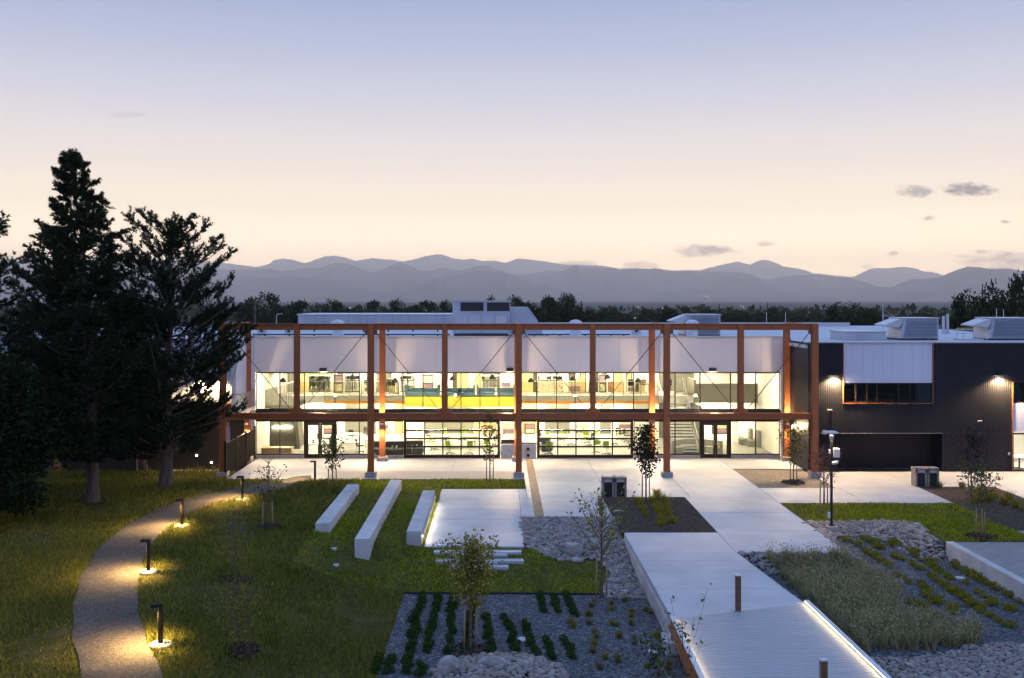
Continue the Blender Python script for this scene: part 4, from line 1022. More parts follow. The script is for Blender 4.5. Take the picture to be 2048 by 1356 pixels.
# wall lights on the facade and on the columns
def wall_light(label, X, Y, z, power, tgt, w_=.44, h=.22, d=.3, grp=None, size=150, col_=(1, .68, .33)):
    t = absthing('wall_light', label, 'light', (X, Y, z), grp)
    part('housing', 'black', X - w_ / 2, X + w_ / 2, Y - d, Y - .004, z, z + h, t, bev=.015)
    part('lens', 'lamp_warm', X - w_ / 2 + .04, X + w_ / 2 - .04, Y - d + .04, Y - .05, z - .0025, z - .001, t)
    s = spot('lamp_beam', (X, Y - d * .55, z - .05), tgt, power, size, .5, col_, .08)
    return t
for xx, nm in ((648, 'over the corner entrance doors'), (1020, 'over the white utility cabinet'), (1423, 'over the lobby entrance doors')):
    X = fx(xx); wall_light('dark box wall light on the pale facade ' + nm, X, 64.1, fz(742), 1400, (X, 62.2, 0))
for k, X in enumerate([(a + b) / 2 for a, b in zip(XC[:-1], XC[1:])]):
    t = absthing('flood_light', 'low flood light fixed behind the front beam of the steel frame', 'light', (X, YF + .2, 3.4), 'flood lights behind the front beam')
    part('housing', 'black', X - .25, X + .25, YF + .15, YF + .32, 3.36, 3.46, t, bev=.01)
    part('lens', emit('flood_lens', (1, .75, .45), 3), X - .2, X + .2, YF + .322, YF + .326, 3.38, 3.44, t)
    spot('lamp_beam', (X, YF + .38, 3.42), (X, 64.2, 4.4), 250, 165, .5, (1, .72, .40), .1)
for k, X in enumerate(XC):
    spot('lamp_beam', (X, YR - .55, fz(848, YR) + .1), (X, YR - .12, 6.5), 1000, 70, .9, (1, .72, .38), .05)
    t = absthing('column_light', 'small white lamp fixed to an inner steel column', 'light', (X, YR - .2, fz(848, YR)), 'small lamps on the inner columns')
    z = fz(848, YR)
    part('bracket', 'plastic_white', X - .05, X + .05, YR - .24, YR - .178, z - .05, z + .08, t)
    MB().lathe([(.02, .1), (.09, .07), (.11, .0), (.07, -.03)], 10, (X, YR - .33, z)).build('dome', M['plastic_white'], t)
    spot('lamp_beam', (X, YR - .36, z - .06), (X, YR - 2.6, 0), 900, 160, .6, (1, .70, .38), .05)

# ------------------------------------------------------------------ right hand wing, charcoal corrugated metal
WY = 59.2
wg = absthing('school_wing', 'charcoal corrugated metal wing with a pale panel over a strip window', 'building', (28, 59.2, 0))
def wx(x, Y=WY): return (x - CX) * Y / F
def wz(y, Y=WY): return H - (y - CY) * Y / F
WX0 = 18.45
def corr(x0, x1, z0, z1, Y, parent, p=.13, d=.02, name='siding'):
    m = MB(); n = max(1, round((x1 - x0) / p)); xs = []
    for k in range(n):
        a = x0 + (x1 - x0) * k / n; q = (x1 - x0) / n
        xs += [(a, 0), (a + q * .42, 0), (a + q * .55, d), (a + q * .87, d)]
    xs.append((x1, 0)); o = len(m.v)
    m.v += [(x, Y + dd, z0) for x, dd in xs] + [(x, Y + dd, z1) for x, dd in xs]; L = len(xs)
    m.f += [(o + i, o + i + 1, o + L + i + 1, o + L + i) for i in range(L - 1)]
    return m.build(name, M['dark_siding'], parent)
WT = wz(686); PX0, PX1 = wx(1687), wx(1865); PZ = wz(766); WZ = wz(806); RX0, RX1, RZ = wx(1640), wx(1885), wz(866); QX0 = wx(2026)
corr(WX0, PX0 - .06, RZ, WT, WY, wg); corr(PX0 - .06, PX1 + .06, RZ, WZ - .06, WY, wg); corr(PX1 + .06, QX0 - .06, RZ, WT, WY, wg)
corr(WX0, RX0, 0, RZ - .01, WY, wg); corr(RX1, QX0 - .06, 0, RZ - .01, WY, wg)
corr(QX0 - .06, 34, wz(764) + .02, WT, WY, wg)
corr(RX0, RX1, 0, RZ, WY + 1.5, wg)                                     # recess
part('recess_soffit', 'dark_siding', RX0, RX1, WY + .05, WY + 1.6, RZ, RZ + .08, wg)
part('recess_side', 'dark_siding', RX0 - .08, RX0 - .002, WY + .05, WY + 1.5, 0, RZ, wg); part('recess_side', 'dark_siding', RX1 + .002, RX1 + .08, WY + .05, WY + 1.5, 0, RZ, wg)
part('recess_trim', 'plinth', RX0, RX1, WY - .01, WY + .045, RZ - .03, RZ - .003, wg)
n = 9
for k in range(n):
    a = PX0 + (PX1 - PX0) * k / n; c = PX0 + (PX1 - PX0) * (k + 1) / n
    part('pale_panel', 'white_metal', a + .003, c - .003, WY + .02, WY + .1, PZ + .01, WT, wg, bev=.006)
m = MB(); t_ = .032
m.box(PX0 - t_, PX0 - .002, WY - .06, WY + .12, WZ - t_, WT).box(PX1 + .002, PX1 + t_, WY - .06, WY + .12, WZ - t_, WT).box(PX0 - .002, PX1 + .002, WY - .058, WY + .118, WZ - t_, WZ - .002)
m.build('panel_surround', M['steel'], wg)
for a, b in zip((1687, 1712, 1735, 1755, 1797, 1820, 1838, 1865)[:-1], (1687, 1712, 1735, 1755, 1797, 1820, 1838, 1865)[1:]):
    window(wx(a), wx(b), WZ, PZ, bar=.09, head=.07, Yc=WY + .1, gl='dark_glass', parent=wg)
part('room_back', 'idark', PX0 - 1, PX1 + 1, 64, 64.1, 2.9, 6, wg); part('room_floor', 'igrey', PX0 - 1, PX1 + 1, WY + .3, 64, 3.2, 3.3, wg)
for k in range(6):
    x = PX0 + .5 + k * .85
    part('shelf_unit', 'iwall' if k % 3 else 'teal', x, x + .45, 62.5, 63, 3.3, 4.3 + .25 * (k % 2), wg)
part('parapet_cap', 'cap', WX0 - .2, 34.1, WY - .08, WY + .35, WT + .002, WT + .09, wg, bev=.01)
part('roof', 'roofing', WX0 - .2, 40, WY + .1, 104, 7.32, 7.52, wg)
part('side_wall', 'dark_siding', WX0 - .1, WX0 - .003, WY + .02, 64.3, 0, WT, wg)
# right end: window, white panel and lit glass door
window(QX0, QX0 + 1.5, wz(806), wz(764), bar=.09, head=.06, Yc=WY + .1, gl='dark_glass', parent=wg); window(QX0 + 1.5, 34, wz(806), wz(764), bar=.09, head=.06, Yc=WY + .1, gl='dark_glass', parent=wg)
part('pale_panel', 'white_metal', QX0, 34, WY + .02, WY + .1, wz(863), wz(806) - .01, wg, bev=.01)
window(QX0, QX0 + 1.6, .02, wz(866), bar=.12, head=.1, Yc=WY + .1, parent=wg); window(QX0 + 1.6, 34, .02, wz(866), bar=.12, head=.1, Yc=WY + .1, parent=wg)
part('window_surround', 'steel', QX0 - .058, QX0 - .003, WY - .04, WY + .12, 0, wz(764), wg)
part('lit_room', 'iwall', QX0, 34, 64, 64.1, 0, 2.5, wg); part('lit_room_floor', 'ifloor', QX0, 34, WY + .2, 64, -.2, 0, wg); part('room_ceiling', 'iwall', QX0, 34, WY + .2, 64, 2.6, 2.7, wg)
part('room_partition', 'iwall', QX0 - .1, QX0 - .003, WY + .2, 64, 0, 3.2, wg)
part('room_light', 'panel_light', QX0 + .6, QX0 + 2.6, 61, 61.3, 2.57, 2.59, wg)
tb2 = absthing('cafe_table', 'white round table behind the glass door at the end of the dark wing', 'table', (QX0 + 1.0, 60.4, 0))
MB().lathe([(.02, .7), (.6, .71), (.6, .74), (.02, .75)], 16, (QX0 + 1.0, 60.4, 0)).build('table_top', M['white_top'], tb2); MB().lathe([(.3, 0), (.04, .05), (.04, .7)], 10, (QX0 + 1.0, 60.4, 0)).build('leg', M['black'], tb2)
wall_light('dark wall light washing the corrugated wall beside the rust steel frame', wx(1668), WY, wz(750), 3000, (wx(1668), WY - .3, 0), .5, .12, .5, None, 140, (1, .66, .30))
wall_light('dark wall light washing the corrugated wall near the far glass door', wx(1998), WY, wz(750), 3000, (wx(1998), WY - .3, 0), .5, .12, .5, None, 140, (1, .66, .30))
M['camera_grey'] = mat('grey_camera_shell', (.22, .22, .23), rough=.5)
def camera_box(label, X, Y, z, s=1):
    t = absthing('security_camera', label, 'camera', (X, Y, z))
    MB().tube([(X - .16, Y - .22, z), (X + .12, Y - .1, z + .03)], .05, 8).build('body', M['camera_grey'], t)
    part('bracket', 'camera_grey', X + .08, X + .2, Y - .1, Y - .003, z - .04, z + .06, t)
camera_box('white security camera under the wall light beside the steel frame', wx(1657), WY, wz(820))
camera_box('white security camera on the dark wall near the plum leaved tree', wx(1957), WY, wz(842))
t = absthing('alarm_box', 'small white box fixed to the dark wall behind the light pole', 'box', (wx(1648), WY, wz(866)))
part('box_body', 'plastic_white', wx(1644), wx(1653), WY - .12, WY - .004, wz(868), wz(860), t, bev=.01); part('box_cover', 'cap', wx(1645), wx(1652), WY - .14, WY - .122, wz(867), wz(861), t)
t = absthing('wall_sensor', 'tiny white sensor on the dark wall beside the far glass door', 'sensor', (wx(2018), WY, wz(908)))
part('sensor_body', 'plastic_white', wx(2016), wx(2019), WY - .1, WY - .003, wz(910), wz(905), t, bev=.01); part('sensor_eye', 'black', wx(2016.6), wx(2018.4), WY - .11, WY - .102, wz(909), wz(907), t)

# ------------------------------------------------------------------ left wing beyond the pines
LYW = 63.2
lw = absthing('school_wing', 'pale left wing with dark base half hidden behind the tall pines', 'building', (-24, 63.2, -2))
for k in range(16):
    a = BX0 - .5 - 1.3 * (k + 1)
    part('wall_panel', 'white_metal', a + .008, a + 1.292, LYW, LYW + .1, 3.7, 7.6, lw, bev=.012)
part('lower_wall', 'idark', -38, BX0 - .5, LYW + .6, LYW + .7, -2, 3.6, lw); part('soffit', 'orange_wood', -38, BX0 - .5, LYW, LYW + .6, 3.6, 3.69, lw)
part('roof', 'roofing', -38, BX0 - .31, LYW + .02, 104, 7.3, 7.5, lw); part('parapet_cap', 'cap', -37, BX0 - .35, LYW - .06, LYW + .3, 7.61, 7.68, lw)
part('dark_block', 'idark', fx(130, 61.5), fx(275, 61.5), 61.3, 62.4, -2, 1.0, lw); part('return_wall', 'white_metal', BX0 - .49, BX0 - .225, 60.4, 64.1, 3.7, 7.6, lw)
for k, xx in enumerate((320, 400, 440)):
    wall_light(('warm light on the pale left wall seen between the pine branches', 'second warm light along the pale left wall behind the pine', 'warm light on the left wall next to the steel frame')[k], fx(xx, LYW), LYW, 5.1, 900, (fx(xx, LYW), LYW - .3, 0))
# stair court lamps
for k, (xx, yy) in enumerate(((393, 911), (423, 925))):
    p = px(xx, yy, 60.4)
    t = absthing('step_light', ('upper' if k == 0 else 'lower') + ' small warm lamp by the sunken stair behind the pine trunk', 'light', tuple(p))
    part('housing', 'black', p.x - .12, p.x + .12, p.y, p.y + .1, p.z - .05, p.z + .12, t); part('lens', 'lamp_warm', p.x - .05, p.x + .05, p.y - .012, p.y - .002, p.z - .02, p.z + .03, t)
    part('post', 'black', p.x - .03, p.x + .03, p.y + .1, p.y + .16, -2, p.z + .1, t)
sc_ = absthing('sunken_stair', 'dark sunken stair running down behind the left lawn', 'staircase', (-18, 60.5, -2))
for k in range(10): part('step', 'corten', -19.5 + k * .3, -19.2 + k * .3 - .004, 59.6, 61, -2, -.2 - (k * .16), sc_)
part('kerb_wall', 'wall_concrete', -20.2, -16.5, 59.32, 59.55, -2, .05, sc_)
# picket screen on the plaza's left edge
ps = absthing('picket_fence', 'tall dark brown picket screen along the left edge of the plaza', 'fence', (-15.75, 60.5, 0))
for k in range(44):
    y = 57.2 + k * .155; part('picket', 'frame', -15.77, -15.74, y, y + .05, .1, 1.95, ps)
for z in (.12, 1.9): part('rail', 'frame', -15.80, -15.772, 57.15, 64.0, z, z + .05, ps)
for y in (57.15, 59.4, 61.7, 63.95): part('post', 'frame', -15.83, -15.70, y, y + .07, 0, 2.1, ps)
br2 = absthing('balcony_railing', 'short pale balcony railing at the left end of the upper glass', 'railing', (-15.9, 62.5, 3.4))
part('top_rail', 'chrome', -16.6, -15.75, 60.4, 60.45, 4.45, 4.5, br2); part('floor_slab', 'wall_concrete', -16.6, -15.72, 60.35, 64, 3.2, 3.4, br2)
for k in range(7): part('baluster', 'chrome', -16.58 + k * .13, -16.56 + k * .13, 60.41, 60.44, 3.4, 4.45, br2)
for k in range(20): part('baluster', 'chrome', -15.76, -15.74, 60.5 + k * .17, 60.52 + k * .17, 3.4, 4.45, br2)
part('top_rail', 'chrome', -15.78, -15.73, 60.46, 64, 4.45, 4.5, br2)
bn = absthing('feather_banner', 'slim white and blue feather banner leaning beside the picket screen', 'banner', (-16.2, 58.6, 0))
MB().tube([(-16.35, 58.4, .0), (-16.15, 58.4, 1.6), (-15.95, 58.4, 3.0)], .025, 6).build('pole', M['plastic_white'], bn)
V = []; 
for k in range(9):
    z = .5 + k * .29; x = -16.3 + (z) * .12; w_ = .22 * math.sin((k + 1.2) / 10.5 * math.pi) + .03; V += [(x, 58.37, z), (x + w_, 58.3 + .05 * math.sin(k), z), (x + w_, 58.32 + .05 * math.sin(k), z), (x, 58.39, z)]
fl = MB(); fl.v = V
for k in range(8):
    o = k * 4; fl.f += [(o, o + 1, o + 5, o + 4), (o + 1, o + 2, o + 6, o + 5), (o + 2, o + 3, o + 7, o + 6), (o + 3, o, o + 4, o + 7)]
fl.build('flag', mat('banner_cloth', (.60, .66, .78), (.20, .30, .55), scale=1.6, rough=.8), bn)

# ------------------------------------------------------------------ rooftop plant
def roofp(x, Y): return (x - CX) * Y / F
def rz(y, Y): return H - (y - CY) * Y / F
u1 = absthing('air_handler', 'large pale air handling unit with two dark louvres on the roof centre', 'roof unit', (-1.3, 73.5, 7.55))
Y0 = 73.0; a, b = roofp(905, Y0), roofp(1020, Y0)
part('casing', 'duct', a, b, Y0, Y0 + 3, 7.75, rz(603, Y0), u1, bev=.03); part('skid', 'duct_dark', a + .1, b - .1, Y0 + .1, Y0 + 2.9, 7.55, 7.75, u1)
part('roof_cap', 'cap', a - .05, b + .05, Y0 - .05, Y0 + 3.05, rz(603, Y0) + .002, rz(601, Y0), u1)
for x0, x1 in ((921, 967), (974, 1019)):
    lv = part('louvre', 'duct_dark', roofp(x0, Y0), roofp(x1, Y0), Y0 - .03, Y0 - .003, rz(622, Y0), rz(605, Y0), u1)
    for k in range(5): z = rz(622, Y0) + k * .125 + .03; MB().box(roofp(x0, Y0), roofp(x1, Y0), Y0 - .05, Y0 - .032, z, z + .03).build('blade', M['frame'], lv)
for k in range(4): part('access_door', 'cap', a + .3 + k * .95, a + 1.1 + k * .95, Y0 - .02, Y0 - .002, 7.9, 9.05, u1, bev=.01)
MB().prism_y([(b + .01, 7.55), (roofp(1088, Y0), 7.55), (roofp(1075, Y0), rz(640, Y0)), (roofp(1056, Y0), rz(614, Y0)), (b + .01, rz(614, Y0))], Y0 + .3, Y0 + 2.6).build('intake_hood', M['duct'], u1)
# long low penthouse behind
pn = absthing('roof_penthouse', 'long low ribbed metal penthouse at the back of the roof', 'penthouse', (-9, 96, 7.55))
Yp = 95.0; a, b = roofp(596, Yp), roofp(905, Yp)
for k in range(18):
    x0 = a + (b - a) * k / 18; x1 = a + (b - a) * (k + 1) / 18
    part('wall_panel', 'duct', x0 + .01, x1 - .01, Yp, Yp + .1, 7.55, rz(630, Yp), pn, bev=.01)
for z in (8.0, 8.25, 8.5): part('rib', 'cap', a, b, Yp - .03, Yp - .003, z, z + .05, pn)
part('penthouse_roof', 'cap', a - .1, b + .1, Yp - .1, Yp + 8, rz(630, Yp), rz(628, Yp), pn)
part('end_wall', 'duct', a + .01, a + .1, Yp + .11, Yp + 8, 7.55, rz(630, Yp) - .01, pn)
# rear roof parapet line, right of the unit
rp = absthing('roof_edge', 'pale upstand wall along the far edge of the flat roof', 'parapet', (12, 100, 7.5))
part('upstand', 'cap', roofp(1060, 101), roofp(1700, 101), 101, 101.3, 7.4, rz(652, 101) + .35, rp); part('upstand', 'cap', roofp(1610, 92), roofp(2100, 92), 92, 92.3, 7.4, rz(664, 92) + .25, rp)
def vent(x, Y, label, r_=.37, h=1.0):
    X = roofp(x, Y); t = absthing('roof_vent', label, 'vent', (X, Y, 7.55), 'domed roof vents')
    MB().lathe([(r_ * 1.35, 0), (r_ * 1.35, .12), (r_, .14), (r_, h)], 16, (X, Y, 7.55)).build('cylinder', M['plastic_white'], t, True)
    MB().lathe([(r_ * 1.2, h + .002), (r_ * 1.2, h + .1), (r_ * .95, h + .22), (r_ * .5, h + .3), (.02, h + .33)], 16, (X, Y, 7.55)).build('dome_cap', M['plastic_white'], t, True)
vent(676, 70, 'white domed roof vent behind the first steel bay', .4, .95); vent(1151, 70, 'white domed roof vent behind the third steel bay', .4, .95); vent(1384, 70, 'white domed roof vent in front of the ribbed duct housing', .4, .95)
for x, lab in ((525, 'small white fan unit at the left end of the roof'), (579, 'small white fan unit beside the first inner post'), (1272, 'small white fan unit behind the third bay')):
    X = roofp(x, 76); t = absthing('roof_fan', lab, 'fan', (X, 76, 7.55))
    part('fan_box', 'plastic_white', X - .35, X + .35, 75.7, 76.3, 7.55, 8.05, t, bev=.04); part('fan_hood', 'plastic_white', X - .42, X + .42, 75.62, 76.38, 8.052, 8.14, t, bev=.03); MB().tube([(X, 75.69, 7.85), (X, 75.66, 7.85)], .12, 12).build('fan_port', M['duct_dark'], t)
for y_, x0, x1, z, lab in ((71.5, 505, 900, 7.72, 'thin dark pipe along the left half of the roof'), (71.5, 1056, 1260, 7.72, 'thin dark pipe along the right half of the roof'), (83, 505, 900, 7.85, 'pale insulated pipe running behind the thin dark pipe')):
    t = absthing('roof_pipe', lab, 'pipe', (roofp((x0 + x1) / 2, y_), y_, z))
    MB().tube([(roofp(x0, y_), y_, z), (roofp(x1, y_), y_, z)], .045 if 'dark' in lab else .09, 8).build('pipe_run', M['black' if 'dark' in lab else 'plastic_white'], t)
    for k in range(8): x = roofp(x0 + (x1 - x0) * (k + .5) / 8, y_); MB().box(x - .05, x + .05, y_ - .08, y_ + .08, 7.55, z - .03).build('pipe_block', M['black'], t)
def hood_unit(label, x0, x1, yt, Y, slats, flip):
    a, b = roofp(x0, Y), roofp(x1, Y); zt = rz(yt, Y); z0 = 7.53
    t = absthing('roof_unit', label, 'roof unit', ((a + b) / 2, Y, z0))
    MB().prism_y([(a, z0 + .1), (b, z0 + .1), (b, zt), (a + (zt - z0) * .18, zt)], Y + .02, Y + 2.4).build('casing', M['duct'], t)
    n = slats
    for k in range(n):
        z = z0 + .2 + (zt - z0 - .3) * k / n
        MB().prism_x([(Y - .1, z), (Y + .018, z + .06), (Y + .018, z + .12), (Y - .12, z + .035)], a + .25 + .18 * (z - z0), b - .1).build('slat', M['duct'], t)
    MB().prism_y([(a + .02, zt - .05), (a + .45, zt + .0), (a - .0, zt - .62), (a - .95, zt - .5), (a - .95, zt - .42)][::-1], Y + .1, Y + 2.0).build('side_hood', M['cap'], t)
    part('top_sheet', 'cap', a + .2, b + .05, Y - .12, Y + 2.45, zt + .003, zt + .06, t)
    MB().box(a, b, Y + .1, Y + 2.3, z0, z0 + .1).build('skid', M['duct_dark'], t)
hood_unit('ribbed metal roof unit with a side hood over the pale panel', 1800, 1877, 637, 66.5, 12, 0)
hood_unit('ribbed metal roof unit with a side hood at the end of the dark wing', 1978, 2075, 637, 66.5, 12, 0)
hood_unit('ribbed duct housing behind the last full steel bay', 1368, 1441, 630, 74, 12, 0)
t = absthing('roof_hatch', 'plain white box housing on the wing roof beside the steel frame', 'roof box', (roofp(1730, 66), 67, 7.52))
part('box_body', 'duct', roofp(1690, 66), roofp(1772, 66), 66, 69, 7.52, rz(664, 66), t, bev=.02); part('box_lid', 'cap', roofp(1689, 66), roofp(1773, 66), 65.95, 69.05, rz(664, 66) + .002, rz(662.5, 66), t)
gr_ = absthing('roof_guardrail', 'yellow and grey guard rail frame between the two wing roof units', 'rail', (roofp(1945, 66), 66, 7.52))
for x in (1914, 1926, 1947, 1973): MB().tube([(roofp(x, 66), 66, 7.52), (roofp(x, 66), 66, 8.35)], .025, 6).build('post', M['cap'], gr_)
for z in (8.33, 8.0): MB().tube([(roofp(1914, 66), 66, z), (roofp(1973, 66), 66, z)], .022, 6).build('rail', M['yellow' if z > 8.2 else 'cap'], gr_)
part('hatch_lid', 'cap', roofp(1918, 66.5), roofp(1965, 66.5), 66.3, 67.3, 7.52, 7.62, gr_)
for x, yt, Y, lab in ((1766, 606, 75, 'tall thin mast on the roof left of the hooded unit'), (1887, 632, 80, 'short pipe stack right of the hooded unit'), (1895, 628, 80, 'taller pipe stack right of the hooded unit'), (1533, 625, 90, 'thin lightning rod on the far roof edge'), (1571, 625, 90, 'thin lightning rod above the last column'), (1993, 617, 75, 'thin rod on the end roof unit'), (2007, 619, 75, 'second thin rod on the end roof unit')):
    X = roofp(x, Y); t = absthing('roof_mast', lab, 'mast', (X, Y, 7.5))
    MB().tube([(X, Y, 7.5), (X, Y, rz(yt, Y))], .03 if 'stack' not in lab else .12, 6).build('mast_pole', M['cap'], t); MB().box(X - .15, X + .15, Y - .15, Y + .15, 7.45, 7.6).build('mast_base', M['duct'], t)
# ------------------------------------------------------------------ lamps and bins
PL = [(630, 963, 'at the plaza corner'), (485, 1001, 'below the picket screen'), (364, 1053, 'by the bend of the path, lens showing'), (297, 1146, 'on a tall round footing'), (321, 1292, 'next to the straggly shrub')]
for i, (x, y, lab) in enumerate(PL):
    p = gp(x, y)
    t = absthing('path_light', 'dark angular path light ' + lab + ' beside the winding path', 'path light', tuple(p), 'path lights')
    ang = (math.pi, math.pi * 1.05, math.pi * 1.12, math.pi, math.pi * 1.05)[i]; c, s = math.cos(ang), math.sin(ang)
    h = 1.08
    MB().lathe([(.31, -.2), (.31, .07), (.28, .09), (.02, .091)], 20, (p.x, p.y, p.z)).build('footing', M['plinth'], t, False)
    MB().bbox(p.x - .06, p.x + .06, p.y - .045, p.y + .045, p.z + .09, p.z + h, .008).build('post', M['frame'], t)
    hx, hy = p.x + c * .16, p.y + s * .16
    MB().prism([(p.x + c * a - s * b, p.y + s * a + c * b) for a, b in ((-.06, -.06), (.26, -.06), (.26, .06), (-.06, .06))], p.z + h + .045, p.z + h + .09).build('head', M['frame'], t)
    for q in ((-.06, -.06, .26, -.05), (-.06, .05, .26, .06), (.25, -.0498, .26, .0498)): MB().prism([(p.x + c * a - s * b, p.y + s * a + c * b) for a, b in ((q[0], q[1]), (q[2], q[1]), (q[2], q[3]), (q[0], q[3]))], p.z + h + .002, p.z + h + .044).build('head_skirt', M['frame'], t)
    MB().prism([(p.x + c * a - s * b, p.y + s * a + c * b) for a, b in ((.08, -.045), (.24, -.045), (.24, .045), (.08, .045))], p.z + h + .03, p.z + h + .042).build('lens', M['lamp_warm'], t)
    spot('lamp_beam', (hx, hy, p.z + h - .05), (p.x + c * .5, p.y + s * .5 - .15, p.z), 900, 156, .8, (1, .64, .22), .04)
for (x, y, lab, nz_) in ((1476, 1221, 'square bronze bollard on the walkway where the boards begin', .0), (1647, 1412, 'square bronze bollard out on the bridge boards', .0)):
    p = gp(x, y, flat)
    t = absthing('bollard', lab, 'bollard', tuple(p), 'bronze bollards')
    MB().bbox(p.x - .085, p.x + .085, p.y - .085, p.y + .085, .02, 1.15, .01).build('post', mat('bronze_bollard', (.12, .075, .045), (.09, .055, .035), rough=.4, metal=.3), t)
    MB().box(p.x - .09, p.x + .09, p.y - .09, p.y + .09, 1.152, 1.18).build('cap', M['cap'], t)
    MB().box(p.x - .2, p.x + .2, p.y - .2, p.y + .2, .006, .019).build('base_plate', M['chrome'], t)
    for a in (-1, 1):
        for b in (-1, 1): MB().tube([(p.x + a * .15, p.y + b * .15, .019), (p.x + a * .15, p.y + b * .15, .06)], .018, 6).build('bolt', M['chrome'], t)
# light pole with disc reflector
p = gp(1663, 1060); X, Y = p.x, p.y; z0 = p.z; zt = H - (870 - CY) * Y / F
t = absthing('light_pole', 'black light pole with a disc reflector and white boxes beside the walkway', 'street lamp', (X, Y, z0))
MB().lathe([(.27, -.3), (.27, .18), (.24, .2), (.02, .201)], 20, (X, Y, z0)).build('footing', M['plinth'], t)
MB().tube([(X, Y, z0 + .2), (X, Y, zt - .3)], .06, 10).build('pole', M['black'], t)
MB().box(X - .12, X + .12, Y - .12, Y + .12, z0 + .2, z0 + .24).build('base_plate', M['black'], t)
MB().lathe([(.05, zt - .5), (.05, zt - .3), (.10, zt - .06), (.08, zt - .02), (.02, zt - .019)], 14, (X, Y, 0)).build('lamp_head', M['chrome'], t, True)
MB().lathe([(.02, zt + .06), (.3, zt + .09), (.32, zt + .11), (.2, zt + .17), (.02, zt + .2)], 20, (X, Y, 0)).build('disc_reflector', M['cap'], t, True)
for a in (0, 2.1, 4.2): MB().tube([(X + .08 * math.cos(a), Y + .08 * math.sin(a), zt - .1), (X + .16 * math.cos(a), Y + .16 * math.sin(a), zt + .09)], .01, 5).build('strut', M['black'], t)
MB().lathe([(.02, zt - .016), (.06, zt - .014), (.06, zt - .008), (.02, zt - .006)], 12, (X, Y, 0)).build('lens', emit('pole_lens', (1, .85, .6), 12), t)
spot('lamp_beam', (X, Y, zt + .05), (X, Y, 0), 900, 160, .6, (1, .70, .38), .22)
zb = H - (905 - CY) * Y / F
MB().bbox(X + .06, X + .34, Y - .12, Y + .1, zb - .2, zb + .2, .02).build('radio_box', M['plastic_white'], t)
MB().bbox(X - .1, X - .055, Y - .08, Y + .08, zb - .05, zb + .12, .01).build('side_box', M['plastic_white'], t)
MB().tube([(X, Y - .12, zb - .46), (X + .24, Y - .1, zb - .42)], .08, 8).build('camera_head', M['plastic_white'], t, True)
MB().bbox(X - .16, X - .06, Y - .06, Y + .06, z0 + .55, z0 + .8, .01).build('outlet_box', M['cap'], t)
# litter bins
bm_ = mat('bin_steel', (.38, .34, .31), (.30, .27, .25), rough=.4, metal=.3, scale=3)
def bins(pts, lab, flag):
    for k, (x, y) in enumerate(pts):
        p = gp(x, y, flat); s = .31
        t = absthing('litter_bin', lab[k], 'bin', tuple(p), 'paired litter bins')
        MB().bbox(p.x - s, p.x - s + .1, p.y - s, p.y + s, 0, .98, .01).build('side_panel', bm_, t)
        MB().bbox(p.x + s - .1, p.x + s, p.y - s, p.y + s, 0, .98, .01).build('side_panel', bm_, t)
        MB().box(p.x - s + .102, p.x + s - .102, p.y - s + .04, p.y - s + .07, .03, .72).build('front_door', M['black'], t)
        MB().box(p.x - s + .102, p.x + s - .102, p.y - s + .12, p.y + s - .02, .02, .96).build('liner', M['frame'], t)
        MB().prism_x([(p.y - s, .76), (p.y - s + .03, .98), (p.y + s, .982), (p.y + s, 1.03), (p.y - s, 1.03)], p.x - s, p.x + s).build('lid', bm_, t)
        MB().box(p.x - s + .12, p.x + s - .12, p.y - s - .012, p.y - s - .002, .80, .86).build('lid_rail', M['cap'], t)
bins([(1215, 992), (1240, 992)], ['left bin of the pair by the square mulch bed', 'right bin of the pair by the square mulch bed'], 0)
bins([(1838, 972), (1862, 972)], ['left bin of the pair in front of the dark recess', 'right bin of the pair in front of the dark recess'], 0)
# small flat utility lids lying in the beds
for x, y, lab in ((1308, 1304, 'white utility lid in the gravel beside the deck wall'), (1045, 1280, 'pale round lid among the evergreen rows'), (1247, 1182, 'white utility lid at the foot of the rock bed'), (1920, 1157, 'pale utility lid among the groundcover'), (672, 1131, 'small white irrigation lid below the first bench'), (668, 1098, 'tiny white lid in the meadow near the first bench')):
    p = gp(x, y)
    t = absthing('utility_cover', lab, 'lid', tuple(p)); r_ = .17 if x in (1308, 1045, 1920, 1247) else .11
    MB().lathe([(r_ * 1.1, -.08), (r_ * 1.1, .04), (r_, .05), (.01, .052)], 8 if x != 1045 else 14, tuple(p)).build('lid_plate', M['cap'], t); MB().box(p.x - .03, p.x + .03, p.y - .02, p.y + .02, p.z + .052, p.z + .06).build('lid_grip', M['black'], t)

